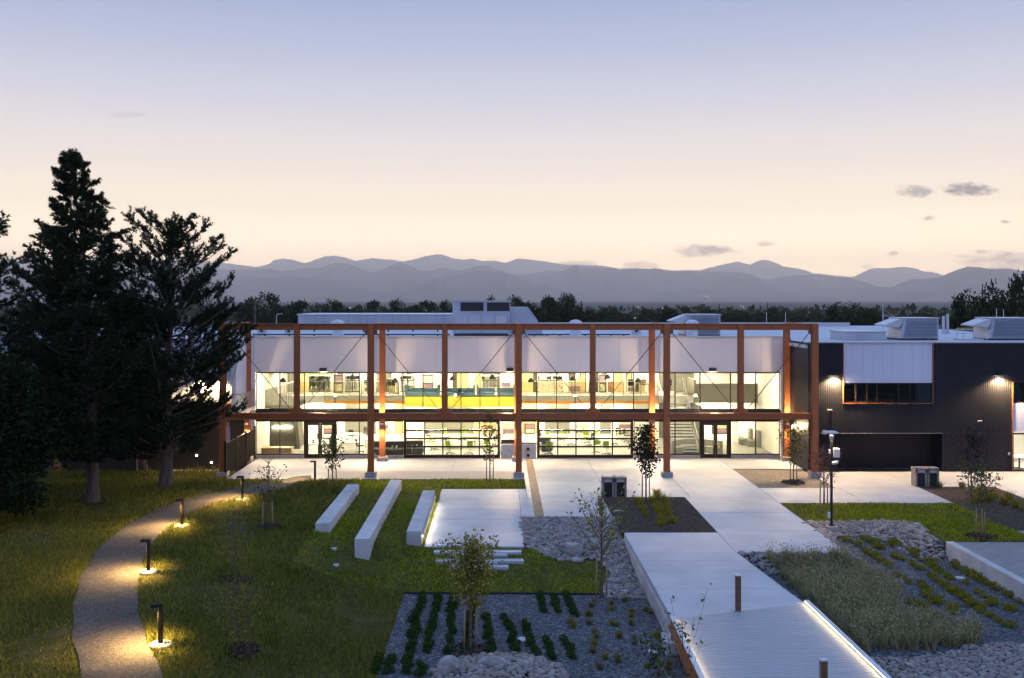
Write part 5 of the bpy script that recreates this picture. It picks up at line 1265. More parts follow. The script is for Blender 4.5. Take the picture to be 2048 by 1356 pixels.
# ------------------------------------------------------------------ big conifers
def pine(label, base, height, rad, seed, c0=.15, shape=1.0, lean=(0, 0), nwh=22, per=6, tuft=.42, trunk_r=.3, name='pine_tree', dens=1.0, sweep=0.0, tup=0.0):
    g2 = np.random.default_rng(seed); r2 = random.Random(seed)
    t = thing(name, label, 'tree', tuple(base), 0, None)
    tp = [Vector((lean[0] * (k / 10) ** 1.5 + .08 * math.sin(k * 1.3 + seed), lean[1] * (k / 10) ** 1.5 + .06 * math.cos(k * 1.7), height * .97 * k / 10)) for k in range(11)]
    tr = [trunk_r * (1 - .93 * k / 10) * (1.25 if k == 0 else 1) for k in range(11)]
    tb_ = MB().tube([(tp[0].x, tp[0].y, -.3)] + tp, [trunk_r * 1.5] + tr, 10)
    def at(z):
        f = min(max(z / (height * .97) * 10, 0), 9.999); i = int(f); return tp[i].lerp(tp[i + 1], f - i)
    limbs = MB(); S = []; D = []; L = []
    for wv in range(nwh):
        f = c0 + (1 - c0) * (wv + r2.uniform(-.3, .3)) / nwh; f = min(max(f, c0), .985)
        t_ = (f - c0) / (1 - c0)
        prof = (min(1, .55 + t_ * 2.2) * (1 - t_) ** (.72 * shape)) + .012
        np_ = max(3, int(per * (1 - .4 * t_)))
        a0 = r2.uniform(0, 6.28)
        for k in range(np_):
            a = a0 + k * 6.283 / np_ + r2.uniform(-.4, .4)
            ln = rad * prof * r2.uniform(.5, 1.12); o = at(f * height)
            rise = r2.uniform(-.16, .36) + .5 * t_ + sweep * .5
            pts_ = []; 
            for s in range(5):
                q = s / 4
                pts_.append(o + Vector((math.cos(a), math.sin(a), 0)) * ln * q + Vector((0, 0, ln * (rise * q + (.22 + sweep) * q * q - .12 * q))))
            limbs.tube(pts_, [max(.012, .045 * ln * .35 * (1 - .8 * s / 4)) + .008 for s in range(5)], 4, False)
            nt = int((8 + ln * 11) * dens)
            for j in range(nt):
                q = r2.uniform(.22, 1.0) ** .8; i = min(int(q * 4), 3); b = pts_[i].lerp(pts_[i + 1], q * 4 - i)
                sd = Vector((math.cos(a + r2.choice([-1, 1]) * r2.uniform(.2, 1.2)), math.sin(a + r2.choice([-1, 1]) * r2.uniform(.2, 1.2)), r2.uniform(.0, .75) + tup))
                sd.normalize(); l_ = tuft * r2.uniform(.6, 1.25) * (1.2 - .35 * q) * (1 - .45 * t_)
                b = b + sd * r2.uniform(0, .62) * (1.12 - .85 * q) * min(ln, 2.2)
                S.append(b); D.append(sd); L.append(l_)
    # leader tufts
    for k in range(46):
        S.append(at(height * r2.uniform(.86, 1.0))); D.append(Vector((r2.uniform(-.4, .4), r2.uniform(-.4, .4), 1)).normalized()); L.append(tuft * r2.uniform(.8, 1.2))
    S = np.array([tuple(v) for v in S]); D = np.array([tuple(v) for v in D]); L = np.array(L)
    nn = 30; n = len(S)
    q = g2.uniform(0, 1, (n, nn)); P = S[:, None] + D[:, None] * (L[:, None] * q)[..., None]
    rd = g2.normal(size=(n, nn, 3)); rd -= (rd * D[:, None]).sum(-1, keepdims=True) * D[:, None]; rd /= np.linalg.norm(rd, axis=-1, keepdims=True)
    nd = rd + D[:, None] * g2.uniform(.3, 1.1, (n, nn, 1)); nd /= np.linalg.norm(nd, axis=-1, keepdims=True)
    sd = np.cross(nd, g2.normal(size=(n, nn, 3))); sd /= np.linalg.norm(sd, axis=-1, keepdims=True)
    nl = g2.uniform(.10, .19, (n, nn, 1)); wv_ = .024
    V = np.stack([P - sd * wv_, P + sd * wv_, P + nd * nl], 2).reshape(-1, 3)
    link('crown', np_mesh('crown', V, np.arange(len(V)).reshape(-1, 3), M['needle']), t)
    tb_.build('trunk', M['bark'], t, True); limbs.build('limbs', M['bark'], t, True)
    return t
b1 = gp(188, 1004); pine('tallest dark conifer with a pale leaning trunk on the left lawn', b1, 16.8, 3.7, 5, c0=.12, shape=1.05, lean=(-.95, 0), nwh=42, per=9, trunk_r=.27, dens=1.1)
b2 = gp(332, 974); pine('broad dark pine whose branches reach over the steel frame corner', b2, 13.2, 5.1, 12, c0=.14, shape=.72, lean=(.35, 0), nwh=27, per=7, tuft=.58, trunk_r=.30, dens=1.0, sweep=.08, tup=.7)
b3 = gp(60, 952); pine('dark conifer behind the tallest one, at the edge of the lawn', b3 + Vector((0, 3, 0)), 14.6, 4.3, 21, c0=.1, shape=.7, nwh=24, per=7, tuft=.5, trunk_r=.3, sweep=.06, tup=.5)
b4 = gp(-70, 985); pine('wide dark pine beyond the leafy tree at the lawn margin', b4, 13.6, 4.6, 33, c0=.08, shape=.6, nwh=22, per=7, tuft=.5, trunk_r=.3)
b5 = gp(255, 955); pine('shorter dark pine squeezed between the two tall ones', b5 + Vector((0, 2.5, 0)), 8.6, 3.0, 41, c0=.1, shape=.75, nwh=20, per=7, tuft=.5, trunk_r=.24)

# ------------------------------------------------------------------ broadleaf trees
def broadleaf(label, base, height, rx, c0, nl, leaf, material, seed, name='tree', group=None, trunk_r=.12, lobes=9, bark='bark', droop=0.0):
    g2 = np.random.default_rng(seed); r2 = random.Random(seed)
    t = thing(name, label, 'tree', tuple(base), 0, group)
    zc = height * (c0 + 1) / 2; rzv = height * (1 - c0) / 2
    m = MB().tube([(0, 0, -.3), (0, 0, height * c0), (.05 * height * .3, 0, zc), (0, 0, height * .92)], [trunk_r * 1.3, trunk_r, trunk_r * .6, .02], 7)
    P = []; lb = MB()
    for k in range(lobes):
        a = r2.uniform(0, 6.28); u_ = r2.uniform(-.85, .95); rr = math.sqrt(max(.05, 1 - u_ * u_)) * r2.uniform(.35, .85)
        c = Vector((math.cos(a) * rr * rx, math.sin(a) * rr * rx, zc + u_ * rzv * .82)); s = rx * r2.uniform(.28, .5)
        lb.tube([(0, 0, max(height * c0 * .8, c.z - s * 2 - height * .1)), tuple(c * .6 + Vector((0, 0, c.z * .36))), tuple(c)], [trunk_r * .5, trunk_r * .3, .015], 5, False)
        n = nl // lobes; d = unit(g2.normal(size=(n, 3))) * (g2.uniform(.25, 1, (n, 1)) ** .5) * s * np.array([1.15, 1.15, .85])
        d *= 1 + .25 * np.sin(d[:, :1] * 9 / s + k) * np.sin(d[:, 2:] * 8 / s)
        P.append(np.array(tuple(c)) + d)
    V, Fc = leaves(np.concatenate(P), leaf, leaf * .55, -droop, g2)
    link('crown', np_mesh('crown', V, Fc, M[material]), t); m.build('trunk', M[bark], t, True); lb.build('limbs', M[bark], t, True)
    return t
lt = gp(40, 1012); broadleaf('leafy dark tree with drooping leaves at the lawn margin', (lt.x, lt.y - 3, lt.z), 7.4, 2.9, .12, 15000, .24, 'leaf_dark', 4, 'leafy_tree', lobes=22, droop=.5)
lt2 = gp(-45, 1060); broadleaf('low dark bush mass under the leafy tree', (lt2.x, lt2.y, lt2.z), 3.6, 2.4, .02, 9000, .2, 'leaf_dark', 14, 'bush', lobes=14, droop=.2, trunk_r=.08)
# trees beyond the roof
far_proto = []
for s in range(4):
    f_ = broadleaf('x', (0, 0, 0), 10, (3.6, 4.2, 3.2, 4.8)[s], (.14, .08, .10, .12)[s], 3600, .55, 'leaf_far', 60 + s, 'far_tree', lobes=14, trunk_r=.22)
    far_proto.append(f_)
cf = pine('x', (0, 0, 0), 11, 2.4, 77, c0=.06, shape=1.1, nwh=18, per=6, tuft=.7, name='far_conifer', dens=.6)
used = set()
def far_tree(k, x, ytop, Y, wpx, label, group='trees beyond the roof'):
    src = cf if k == 9 else far_proto[k]
    o = src if k not in used else copy_tree(src); used.add(k)
    h = H - (ytop - CY) * Y / F + 2.3; base_h = 11 if k == 9 else 10; bw = 2 * (2.4 if k == 9 else (3.6, 4.2, 3.2, 4.8)[k]) * 1.15
    o.location = ((x - CX) * Y / F, Y, -2.3); wd = wpx * Y / F / bw
    o.scale = (wd, wd, h / base_h); o.rotation_euler = (0, 0, R.uniform(0, 6.28)); o['label'] = label; o['group'] = group; o['category'] = 'tree'
LAB = 'dark broad tree in the hazy belt beyond the school roof'
FT = [(0, 490, 592, 260, 60), (1, 540, 592, 240, 80), (2, 605, 600, 250, 70), (0, 578, 606, 270, 40), (1, 670, 605, 260, 62), (2, 742, 600, 300, 45), (3, 712, 614, 280, 50), (1, 792, 604, 280, 56), (0, 830, 606, 270, 50), (2, 860, 601, 290, 52), (1, 890, 606, 270, 44),
      (3, 985, 593, 260, 50), (1, 1030, 598, 240, 60), (0, 1062, 600, 230, 70), (2, 1090, 591, 220, 60), (3, 1118, 592, 225, 62), (1, 1140, 594, 230, 56), (0, 1182, 616, 280, 46), (3, 1214, 616, 330, 44), (2, 1250, 626, 350, 60), (1, 1292, 621, 320, 44), (0, 1330, 614, 260, 62), (1, 1368, 616, 280, 60),
      (2, 1410, 618, 290, 60), (3, 1470, 621, 300, 70), (0, 1505, 624, 330, 60), (1, 1548, 617, 320, 62), (3, 1590, 624, 400, 60), (2, 1630, 628, 450, 80), (1, 640, 612, 330, 70), (0, 930, 608, 300, 70), (3, 1450, 626, 420, 80)]
for k, x, yt, Y, wp in FT: far_tree(k, x, yt - 2, Y, wp * 1.15, 'dark broad tree beyond the roof, ' + ('left of the long penthouse' if x < 596 else 'rising above the long penthouse' if x < 910 else 'next to the large air handler' if x < 1045 else 'in the tall clump right of the air handler' if x < 1160 else 'in the hazy belt left of the ribbed duct housing' if x < 1345 else 'behind the ribbed duct housing' if x < 1460 else 'in the low belt between duct housing and wing'), 'trees beyond the roof, stretch %d' % (0 if x < 596 else 1 if x < 910 else 2 if x < 1045 else 3 if x < 1160 else 4 if x < 1345 else 5 if x < 1460 else 6))
for x, yt, Y, wp, lab in ((1163, 605, 240, 26, 'pointed conifer beside the poplar clump beyond the roof'), (1233, 615, 300, 22, 'small pointed conifer in the hazy tree belt'), (1332, 611, 280, 24, 'pointed conifer rising above the round trees'), (1439, 611, 270, 18, 'narrow conifer next to the ribbed duct housing'), (1607, 617, 420, 20, 'dark rounded conifer in the far hazy belt')):
    far_tree(9, x, yt, Y, wp, lab)
for k, x, yt, Y, wp, lab in ((1, 1670, 612, 170, 80, 'left tree of the dark group behind the roof mast'), (3, 1725, 607, 165, 110, 'large round dark tree behind the wing roof'), (0, 1750, 612, 175, 70, 'dark tree touching the tall roof mast'), (2, 1830, 622, 260, 70, 'low tree behind the hooded roof unit'),
                             (1, 1925, 592, 120, 90, 'dark tree at the near edge of the tall right hand group'), (3, 1985, 566, 115, 130, 'tall dark tree in the middle of the right hand group'), (1, 2045, 554, 118, 120, 'tallest dark tree of the right hand group'), (0, 2110, 560, 118, 140, 'outermost dark tree of the right hand group')):
    far_tree(k, x, yt, Y, wp, lab, 'dark trees beyond the wing')
far_tree(0, 1896, 650, 105, 16, 'small bright yellow shrub between the wing roof units')
# a far wood that reads as one mass, and buildings' lights on the plain
g2 = np.random.default_rng(99); n = 2600
Yw = g2.uniform(420, 1000, n); Xw = (g2.uniform(-200, 2300, n) - CX) / F * Yw
tree_h = 2 + 4 * (.5 + .5 * np.sin(Xw * .05 + Yw * .01)) * g2.uniform(.5, 1, n)
V, Fc = leaves(np.column_stack([Xw, Yw, -2.3 + tree_h * g2.uniform(.15, 1, n)]), 6.0, 5.0, 0, g2)
tag(link('far_wood', np_mesh('far_wood', V, Fc, M['leaf_far'])), 'far hazy wood on the plain below the mountains', 'wood', kind='stuff')
# utility poles
for x, yt, Y, lab in ((510, 600, 170, 'wooden utility pole with a crossarm left of the penthouse'), (640, 612, 230, 'distant utility pole above the penthouse')):
    X = (x - CX) * Y / F; zt = H - (yt - CY) * Y / F
    t = absthing('utility_pole', lab, 'pole', (X, Y, -2.3))
    MB().tube([(X, Y, -2.3), (X, Y, zt)], .16, 6).build('pole', M['bark'], t); MB().box(X - 1.2, X + 1.2, Y - .08, Y + .08, zt - .6, zt - .4).build('crossarm', M['bark'], t)
X, Y = (553 - CX) * 150 / F, 150
t = absthing('street_lamp', 'pale curved street lamp beyond the left end of the roof', 'street lamp', (X, Y, -2.3)); zt = H - (629 - CY) * Y / F
MB().tube([(X, Y, -2.3), (X, Y, zt - .4), (X + .1, Y, zt), (X + .5, Y, zt + .1)], .07, 6).build('pole', M['cap'], t); MB().box(X + .4, X + .9, Y - .12, Y + .12, zt + .04, zt + .14).build('lamp_head', M['cap'], t)
for x, y, Y in ((1270, 636, 200), (1413, 593, 5200), (1408, 592, 5200), (1418, 594, 5200), (1300, 617, 900), (1325, 617, 1000), (1276, 614, 1200), (1440, 614, 1300), (1482, 612, 1500), (1487, 614, 1500), (1900, 622, 1100), (1840, 617, 1500), (1860, 618, 1500), (700, 616, 900), (1515, 616, 1800)):
    p_ = px(x, y, Y); s = Y * .00028
    tag(MB().lathe([(s * .2, -s), (s, -s * .3), (s, s * .4), (s * .2, s)], 6, tuple(p_)).build('town_light', M['bulb_far']), 'tiny warm town light twinkling on the far plain', 'light', 'far town lights')

# ------------------------------------------------------------------ young trees with stakes
def young(label, base, height, rx, c0, nl, leaf, material, seed, stakes=2, trunk_r=.03, upright=.9, nb=22, wide=1.0, group='young trees', shape='oval'):
    g2 = np.random.default_rng(seed); r2 = random.Random(seed)
    t = thing('young_tree', label, 'tree', tuple(base), 0, group)
    bend = r2.uniform(-.08, .08) * height * .3
    def at(f): return Vector((bend * f * f, bend * .5 * math.sin(f * 3), height * .94 * f))
    MB().tube([(0, 0, -.15)] + [tuple(at(k / 8)) for k in range(9)], [trunk_r * 1.4] + [trunk_r * (1.1 - k / 8) + .003 for k in range(9)], 6).build('trunk', M['twig'], t, True)
    lb = MB(); P = []
    for k in range(nb):
        f = c0 + (1 - c0) * (k + r2.uniform(0, .8)) / nb; q = (f - c0) / (1 - c0)
        ext = (math.sin(min(1, q * 1.25 + .12) * math.pi) ** .7 if shape == 'oval' else (1 - q) ** .6) * rx + .12
        a = k * 2.4 + r2.uniform(-.4, .4); o = at(min(f * .93, .93)); ln = ext * r2.uniform(.7, 1.15)
        e1 = o + Vector((math.cos(a) * ln * .55, math.sin(a) * ln * .55, ln * upright * .8)); e2 = o + Vector((math.cos(a) * ln, math.sin(a) * ln, ln * upright * 1.7))
        lb.tube([tuple(o), tuple(e1), tuple(e2)], [trunk_r * .4, trunk_r * .25, .003], 4, False)
        n = max(2, int(nl / nb * (.4 + ext / rx * .7)))
        for j in range(n):
            u_ = r2.uniform(.15, 1.05); b = o.lerp(e1, u_ * 2) if u_ < .5 else e1.lerp(e2, u_ * 2 - 1)
            P.append(tuple(b + Vector((r2.gauss(0, .09 * wide), r2.gauss(0, .09 * wide), r2.gauss(0, .09 * wide)))))
        for j in range(3):
            u_ = r2.uniform(.4, .95); b = o.lerp(e1, u_ * 2) if u_ < .5 else e1.lerp(e2, u_ * 2 - 1)
            lb.tube([tuple(b), tuple(b + Vector((r2.gauss(0, .16), r2.gauss(0, .16), r2.uniform(.05, .25))) * wide)], [.006, .002], 3, False)
    lb.build('branches', M['twig'], t)
    V, Fc = leaves(np.array(P), leaf, leaf * .5, -.3, g2); link('leaves', np_mesh('leaves', V, Fc, M[material]), t)
    for k in range(stakes):
        a = .4 + k * 6.283 / max(stakes, 1) ; r_ = .22
        MB().tube([(r_ * math.cos(a), r_ * math.sin(a) * .6, -.2), (r_ * .9 * math.cos(a), r_ * .6 * math.sin(a), height * .34)], .03, 6).build('stake', M['stake'], t, True)
    return t
def yt_(x, yb, ytop, wpx, label, f=hgt, **kw):
    p = gp(x, yb, f); h = (yb - ytop) * p.y / F; rx = wpx * p.y / F / 2
    return young(label, p, h, rx, **kw)
yt_(665, 975, 862, 50, 'leafy young tree with two stakes beside the plaza path lamp', c0=.30, nl=620, leaf=.16, material='leaf_green', seed=1)
yt_(535, 1055, 905, 60, 'nearly bare young tree with pale stakes on the meadow slope', c0=.32, nl=150, leaf=.13, material='leaf_green', seed=2, upright=.7)
yt_(980, 966, 806, 46, 'slim tall young tree in the lawn strip before the first garage door', f=flat, c0=.26, nl=420, leaf=.17, material='leaf_green', seed=3)
yt_(1292, 1000, 842, 50, 'dense columnar young tree in the square mulch bed', f=flat, c0=.28, nl=1300, leaf=.18, material='leaf_dark', seed=4, shape='cone', upright=1.2, nb=30)
yt_(1203, 1195, 962, 140, 'wide airy young tree at the gravel edge beside the river stones', c0=.33, nl=560, leaf=.14, material='leaf_young', seed=5, upright=.75, nb=30, trunk_r=.05)
yt_(941, 1302, 1052, 112, 'yellowing young tree in front of the stepping slabs', c0=.36, nl=2300, leaf=.13, material='leaf_young', seed=6, upright=.75, nb=36, trunk_r=.045, wide=1.5)
yt_(1587, 965, 832, 62, 'grey green young tree in the crushed stone bed near the last column', f=flat, c0=.28, nl=800, leaf=.15, material='leaf_green', seed=7, upright=.9, nb=26, wide=1.3)
yt_(1648, 1008, 885, 66, 'copper coloured twiggy young tree next to the light pole', f=flat, c0=.28, nl=700, leaf=.10, material='leaf_red', seed=8, upright=.8, nb=34, wide=1.4, stakes=3)
yt_(1943, 1000, 838, 66, 'plum leaved young tree before the dark corrugated wall', f=flat, c0=.3, nl=900, leaf=.14, material='leaf_purple', seed=9, nb=28, wide=1.3)
yt_(1962, 1075, 905, 84, 'green young tree with three tall stakes on the right lawn', f=flat, c0=.32, nl=620, leaf=.14, material='leaf_green', seed=10, upright=.8, nb=26, stakes=3, wide=1.3)
yt_(470, 1160, 1038, 60, 'bare straggly sapling in a mulch ring on the slope', c0=.12, nl=160, leaf=.08, material='leaf_young', seed=11, stakes=0, upright=1.0, nb=26, wide=1.2, trunk_r=.022)
yt_(475, 1302, 1165, 86, 'wispy olive shrub in the lower mulch ring on the slope', c0=.08, nl=700, leaf=.08, material='leaf_young', seed=12, stakes=0, upright=1.0, nb=46, wide=1.6, trunk_r=.02)
p = Vector((4.9, 26.6, -.8)); young('bare upright stems with a few leaves beside the footbridge', p, 2.6, .55, c0=.1, nl=70, leaf=.15, material='leaf_green', seed=13, stakes=0, upright=2.0, nb=12, trunk_r=.018)
p = Vector((4.3, 27.2, -.8)); young('leafy low sapling leaning over the footbridge edge beam', p, 1.7, .4, c0=.1, nl=160, leaf=.16, material='leaf_green', seed=15, stakes=0, upright=1.6, nb=12, trunk_r=.016)
for x, y, lab in ((470, 1162, 'dark mulch ring around the straggly sapling'), (475, 1304, 'dark mulch ring around the wispy olive shrub'), (540, 1057, 'dark mulch ring around the staked bare tree'), (1600, 1062, 'x'), (1962, 1076, 'brown mulch ring under the three staked tree'), (941, 1302, 'brown mulch ring under the yellowing tree'), (1587, 966, 'leaf litter ring under the grey green tree')):
    if lab == 'x': continue
    f_ = flat if x > 1500 else hgt; p = gp(x, y, f_); n = 420; a = rng.uniform(0, 6.28, n); r_ = np.sqrt(rng.uniform(0, 1, n)) * .62
    P = np.column_stack([p.x + r_ * np.cos(a), p.y + r_ * np.sin(a), p.z + .03 + .07 * (1 - r_ / .62) + rng.uniform(0, .04, n)])
    V, Fc = leaves(P, .11, .07, 0); tag(link('mulch_ring', np_mesh('mulch_ring', V, Fc, M['mulch_chip'])), lab, 'mulch', kind='stuff')

# ------------------------------------------------------------------ clumps, tufts and ground cover in rows
def clump_mesh(kind, seed):
    g2 = np.random.default_rng(seed)
    if kind == 'ever':
        n = 230; d = unit(g2.normal(size=(n, 3))) * g2.uniform(.5, 1, (n, 1)) ** .5 * np.array([.15, .15, .13]) + np.array([0, 0, .08]); V, Fc = leaves(d, .075, .03, .6, g2)
        return np_mesh('evergreen_clump', V, Fc, M['clump'])
    if kind == 'tuft':
        n = 120; a = g2.uniform(0, 6.28, n); r_ = g2.uniform(0, .1, n); P = np.column_stack([r_ * np.cos(a), r_ * np.sin(a), np.zeros(n)]); V, Fc = blades(P, .24, .016, .55, g2)
        return np_mesh('grass_tuft', V, Fc, M['straw'])
    if kind == 'greentuft':
        n = 120; a = g2.uniform(0, 6.28, n); r_ = g2.uniform(0, .1, n); P = np.column_stack([r_ * np.cos(a), r_ * np.sin(a), np.zeros(n)]); V, Fc = blades(P, .25, .018, .5, g2)
        return np_mesh('grass_tuft', V, Fc, M['sedum'])
    n = 330; d = unit(g2.normal(size=(n, 3))) * g2.uniform(.3, 1, (n, 1)) ** .5 * np.array([.28, .24, .11]); d *= 1 + .3 * np.sin(d[:, :1] * 14) * np.sin(d[:, 1:2] * 13); d += np.array([0, 0, .12])
    V, Fc = leaves(d, .065, .035, .5, g2); return np_mesh('groundcover_plant', V, Fc, M['sedum'])
CM = {k: [clump_mesh(k, 300 + i * 7 + len(k)) for i in range(4)] for k in ('ever', 'tuft', 'greentuft', 'sedum')}
def row(kind, name, pts_, step, label, cat, group, jit=.08, f=hgt, s0=.8, s1=1.25):
    P = [gp(x, y, f) for x, y in pts_]
    for a, b in zip(P[:-1], P[1:]):
        n = max(1, int((b - a).length / step))
        for k in range(n):
            q = a.lerp(b, (k + R.uniform(.2, .8)) / n); x = q.x + R.gauss(0, jit); y = q.y + R.gauss(0, jit); s = R.uniform(s0, s1)
            tag(link(name, R.choice(CM[kind]), None, (x, y, f(x, y)), (0, 0, R.uniform(0, 6.28)), (s, s, s * R.uniform(.85, 1.2))), label, cat, group)
EV = [((845, 1191), (826, 1270), (810, 1352)), ((876, 1191), (865, 1250), (852, 1308)), ((848, 1326), (844, 1354)), ((905, 1194), (902, 1250), (900, 1290)), ((897, 1300), (895, 1312)), ((948, 1200), (940, 1240), (932, 1300)), ((972, 1234), (978, 1270), (986, 1312)), ((1012, 1237), (1022, 1270), (1030, 1310)),
      ((1049, 1243), (1058, 1275), (1069, 1312)), ((1095, 1279), (1108, 1322)), ((1129, 1280), (1145, 1320)), ((1078, 1190), (1086, 1226)), ((1105, 1192), (1117, 1228)), ((1128, 1190), (1138, 1205), (1150, 1234)), ((757, 1314), (748, 1352)), ((782, 1318), (774, 1352))]
for k, r_ in enumerate(EV): row('ever', 'evergreen_clump', r_, .22, 'dark evergreen clump in the ' + ('long planted rows next to the meadow' if k < 5 else 'broken row behind the yellowing tree trunk' if k == 5 else 'short rows between the yellowing tree and the heaped stones' if k < 11 else 'three short rows touching the lawn edging' if k < 14 else 'sparse rows at the gravel corner by the meadow'), 'plant', 'evergreen clumps, row set %d' % (0 if k < 5 else 1 if k == 5 else 2 if k < 11 else 3 if k < 14 else 4), jit=.05, s0=.65, s1=1.05)
TF = [((1180, 1196), (1190, 1270), (1201, 1345)), ((1219, 1205), (1230, 1265), (1242, 1335)), ((1253, 1194), (1262, 1240), (1272, 1296)), ((1287, 1210), (1298, 1245), (1312, 1285)), ((1143, 1238), (1147, 1278)), ((1290, 1322), (1296, 1345)), ((1330, 1320), (1340, 1350))]
for k, r_ in enumerate(TF):
    row('tuft', 'grass_tuft', r_, 1.1, 'small straw coloured grass tuft in the gravel bed by the deck wall', 'grass tuft', 'straw tufts in the gravel', s0=.6, s1=.95)
    row('greentuft', 'grass_tuft', r_, 1.25, 'small green grass tuft in the gravel bed by the deck wall', 'grass tuft', 'green tufts in the gravel', s0=.6, s1=.95)
MT = [((1268, 998), (1280, 1010), (1293, 1030), (1298, 1038)), ((1303, 1000), (1315, 1022), (1326, 1050)), ((1318, 990), (1330, 1012), (1340, 1034)), ((1350, 1045), (1306, 1056))]
for r_ in MT: row('greentuft', 'ornamental_tuft', r_, .5, 'yellow green grass tuft in the square mulch bed', 'grass tuft', 'tufts in the square mulch bed', f=flat, s0=.9, s1=1.5, jit=.06)
for r_ in (((1885, 975), (1950, 978)), ((1960, 985), (2010, 1000)), ((1990, 1000), (2040, 1022)), ((1940, 995), (1990, 1012))): row('greentuft', 'ornamental_tuft', r_, .55, 'yellow green grass tuft in the mulch bed before the dark wall', 'grass tuft', 'tufts in the far mulch bed', f=flat, s0=1.2, s1=2.0, jit=.3)
def c8(*p): return tuple((1448 + x / 3.183, 930 + y / 3.183) for x, y in p)
SD = [c8((780, 475), (860, 520), (1010, 625), (1080, 660)), c8((1090, 705), (1250, 780), (1330, 850), (1480, 950)), c8((890, 470), (1010, 540), (1090, 590), (1260, 665)), c8((1040, 480), (1180, 550), (1290, 620), (1370, 680), (1430, 720), (1540, 765)), c8((1150, 870), (1280, 940), (1380, 985)),
      c8((1290, 705), (1400, 765), (1500, 830), (1640, 930), (1720, 985), (1850, 1055)), c8((1440, 640), (1560, 690), (1700, 770), (1880, 860)), c8((1590, 815), (1730, 890), (1900, 950)), c8((1380, 790), (1480, 820)), c8((1880, 870), (1910, 890))]
for k, r_ in enumerate(SD): row('sedum', 'groundcover_plant', r_, .34, 'yellow green mounded groundcover plant ' + ('beside the stones round the light pole' if k in (0, 2, 3) else 'along the concrete retaining wall' if k in (6, 7, 9) else 'next to the silvery ornamental grass' if k in (1, 4) else 'in the middle rows of the right gravel bed'), 'plant', 'groundcover mounds, row set %d' % (0 if k in (0, 2, 3) else 1 if k in (6, 7, 9) else 2 if k in (1, 4) else 3), jit=.10, s0=.6, s1=1.1)
# ornamental grass mass beside the walkway
GP = [gp(x, y) for x, y in ((1540, 1122), (1700, 1118), (1790, 1178), (1800, 1240), (1950, 1275), (1965, 1290), (1720, 1305), (1640, 1215))]
poly = [(p.x, p.y) for p in GP]
def inside(x, y, pl):
    c = False; j = len(pl) - 1
    for i in range(len(pl)):
        if (pl[i][1] > y) != (pl[j][1] > y) and x < (pl[j][0] - pl[i][0]) * (y - pl[i][1]) / (pl[j][1] - pl[i][1]) + pl[i][0]: c = not c
        j = i
    return c
C = []
for i in range(4000):
    x = rng.uniform(min(p[0] for p in poly), max(p[0] for p in poly)); y = rng.uniform(min(p[1] for p in poly), max(p[1] for p in poly))
    if inside(x, y, poly) and all((x - a) ** 2 + (y - b) ** 2 > .34 ** 2 for a, b in C): C.append((x, y))
P = []; HH = []
for x, y in C:
    n = 190; a = rng.uniform(0, 6.28, n); r_ = rng.uniform(0, .2, n); P.append(np.column_stack([x + r_ * np.cos(a), y + r_ * np.sin(a), np.full(n, hgt(x, y))])); HH.append(np.full(n, rng.uniform(.36, .62)))
P = np.concatenate(P); HH = np.concatenate(HH); V, Fc = blades(P, HH, .02, .36)
tips = V[2::3][rng.uniform(size=len(P)) < .5]; V2, F2 = leaves(tips, .09, .022, .8); F3 = np.concatenate([F2[:, [0, 1, 2]], F2[:, [0, 2, 3]]]) + len(V); V = np.concatenate([V, V2]); Fc = np.concatenate([Fc, F3])
tag(link('ornamental_grass', np_mesh('ornamental_grass', V, Fc, M['silver'])), 'thick silvery ornamental grass mass between the walkway and the gravel', 'grass', kind='stuff')
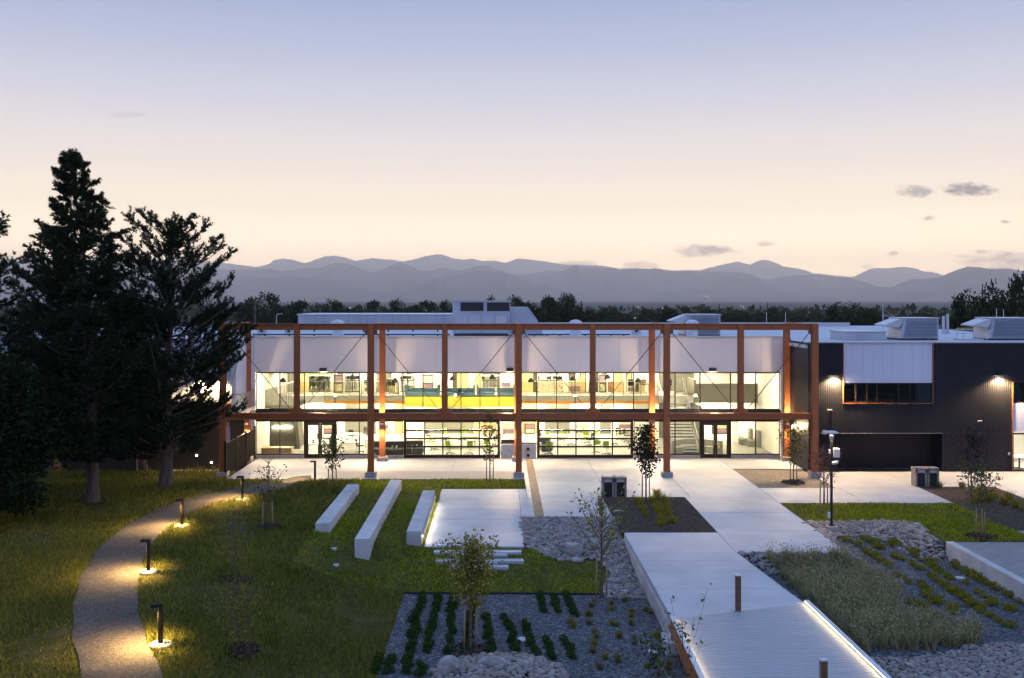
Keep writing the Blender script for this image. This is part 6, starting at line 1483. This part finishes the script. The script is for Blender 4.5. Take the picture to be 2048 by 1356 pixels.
# loose gravel stones and bark chips
def chips(name, rects, n, size, material, label, cat, f):
    a = []
    for (x0, x1, y0, y1), m_ in zip(rects, n): a.append(np.column_stack([rng.uniform(x0, x1, m_), rng.uniform(y0, y1, m_)]))
    XY = np.concatenate(a); Z = np.array([f(x, y) for x, y in XY]); P = np.column_stack([XY, Z])
    m_ = len(P); s = size * rng.uniform(.6, 1.4, (m_, 1)); ang = rng.uniform(0, 6.28, m_)
    base = np.array([(1, 0, 0), (-.5, .87, 0), (-.5, -.87, 0), (0, 0, .9)]) ; ca, sa = np.cos(ang)[:, None], np.sin(ang)[:, None]
    vx = base[None, :, 0] * ca - base[None, :, 1] * sa; vy = base[None, :, 0] * sa + base[None, :, 1] * ca
    V = np.stack([P[:, :1] + vx * s, P[:, 1:2] + vy * s, P[:, 2:] + base[None, :, 2] * s - s * .2], -1).reshape(-1, 3)
    o = (np.arange(m_) * 4)[:, None, None]; Fc = (o + np.array([(0, 1, 3), (1, 2, 3), (2, 0, 3)])[None]).reshape(-1, 3)
    tag(link(name, np_mesh(name, V, Fc, material)), label, cat, kind='stuff')
chips('loose_gravel', [(-3.55, 5.4, 25, 37.15)], [42000], .022, M['gravel_stone'], 'loose grey gravel stones of the planted bed left of the deck', 'gravel', hgt)
chips('loose_gravel', [(14.7, 18.6, 27, 44), (10.3, 14.7, 31, 39)], [26000, 14000], .022, M['gravel_stone'], 'loose grey gravel stones between the groundcover mounds', 'gravel', hgt)
chips('bark_chips', [(5.35, 9.5, 43.7, 51.45), (22.85, 26.95, 44.1, 54.3)], [9000, 9000], .04, M['mulch_chip'], 'loose brown bark chips covering the mulch beds', 'mulch', lambda x, y: .01 if x < 12 else -.02)

# ------------------------------------------------------------------ the evening air
hz = MB().box(-35000, 35000, -250, 26600, -3.4, 1130)
hm = bpy.data.materials.new('haze'); hm.use_nodes = True; t = NT(hm.node_tree); t.n.remove(t.n['Principled BSDF'])
pv = t.add('ShaderNodeVolumePrincipled'); pv.inputs['Color'].default_value = (1.0, .925, .87, 1); pv.inputs['Density'].default_value = 7.8e-5; pv.inputs['Anisotropy'].default_value = .78
t.l.new(pv.outputs[0], t.n['Material Output'].inputs['Volume']); hm.cycles.volume_sampling = 'DISTANCE'
tag(hz.build('haze', hm), 'thin violet evening haze over the plain', 'haze', kind='stuff')
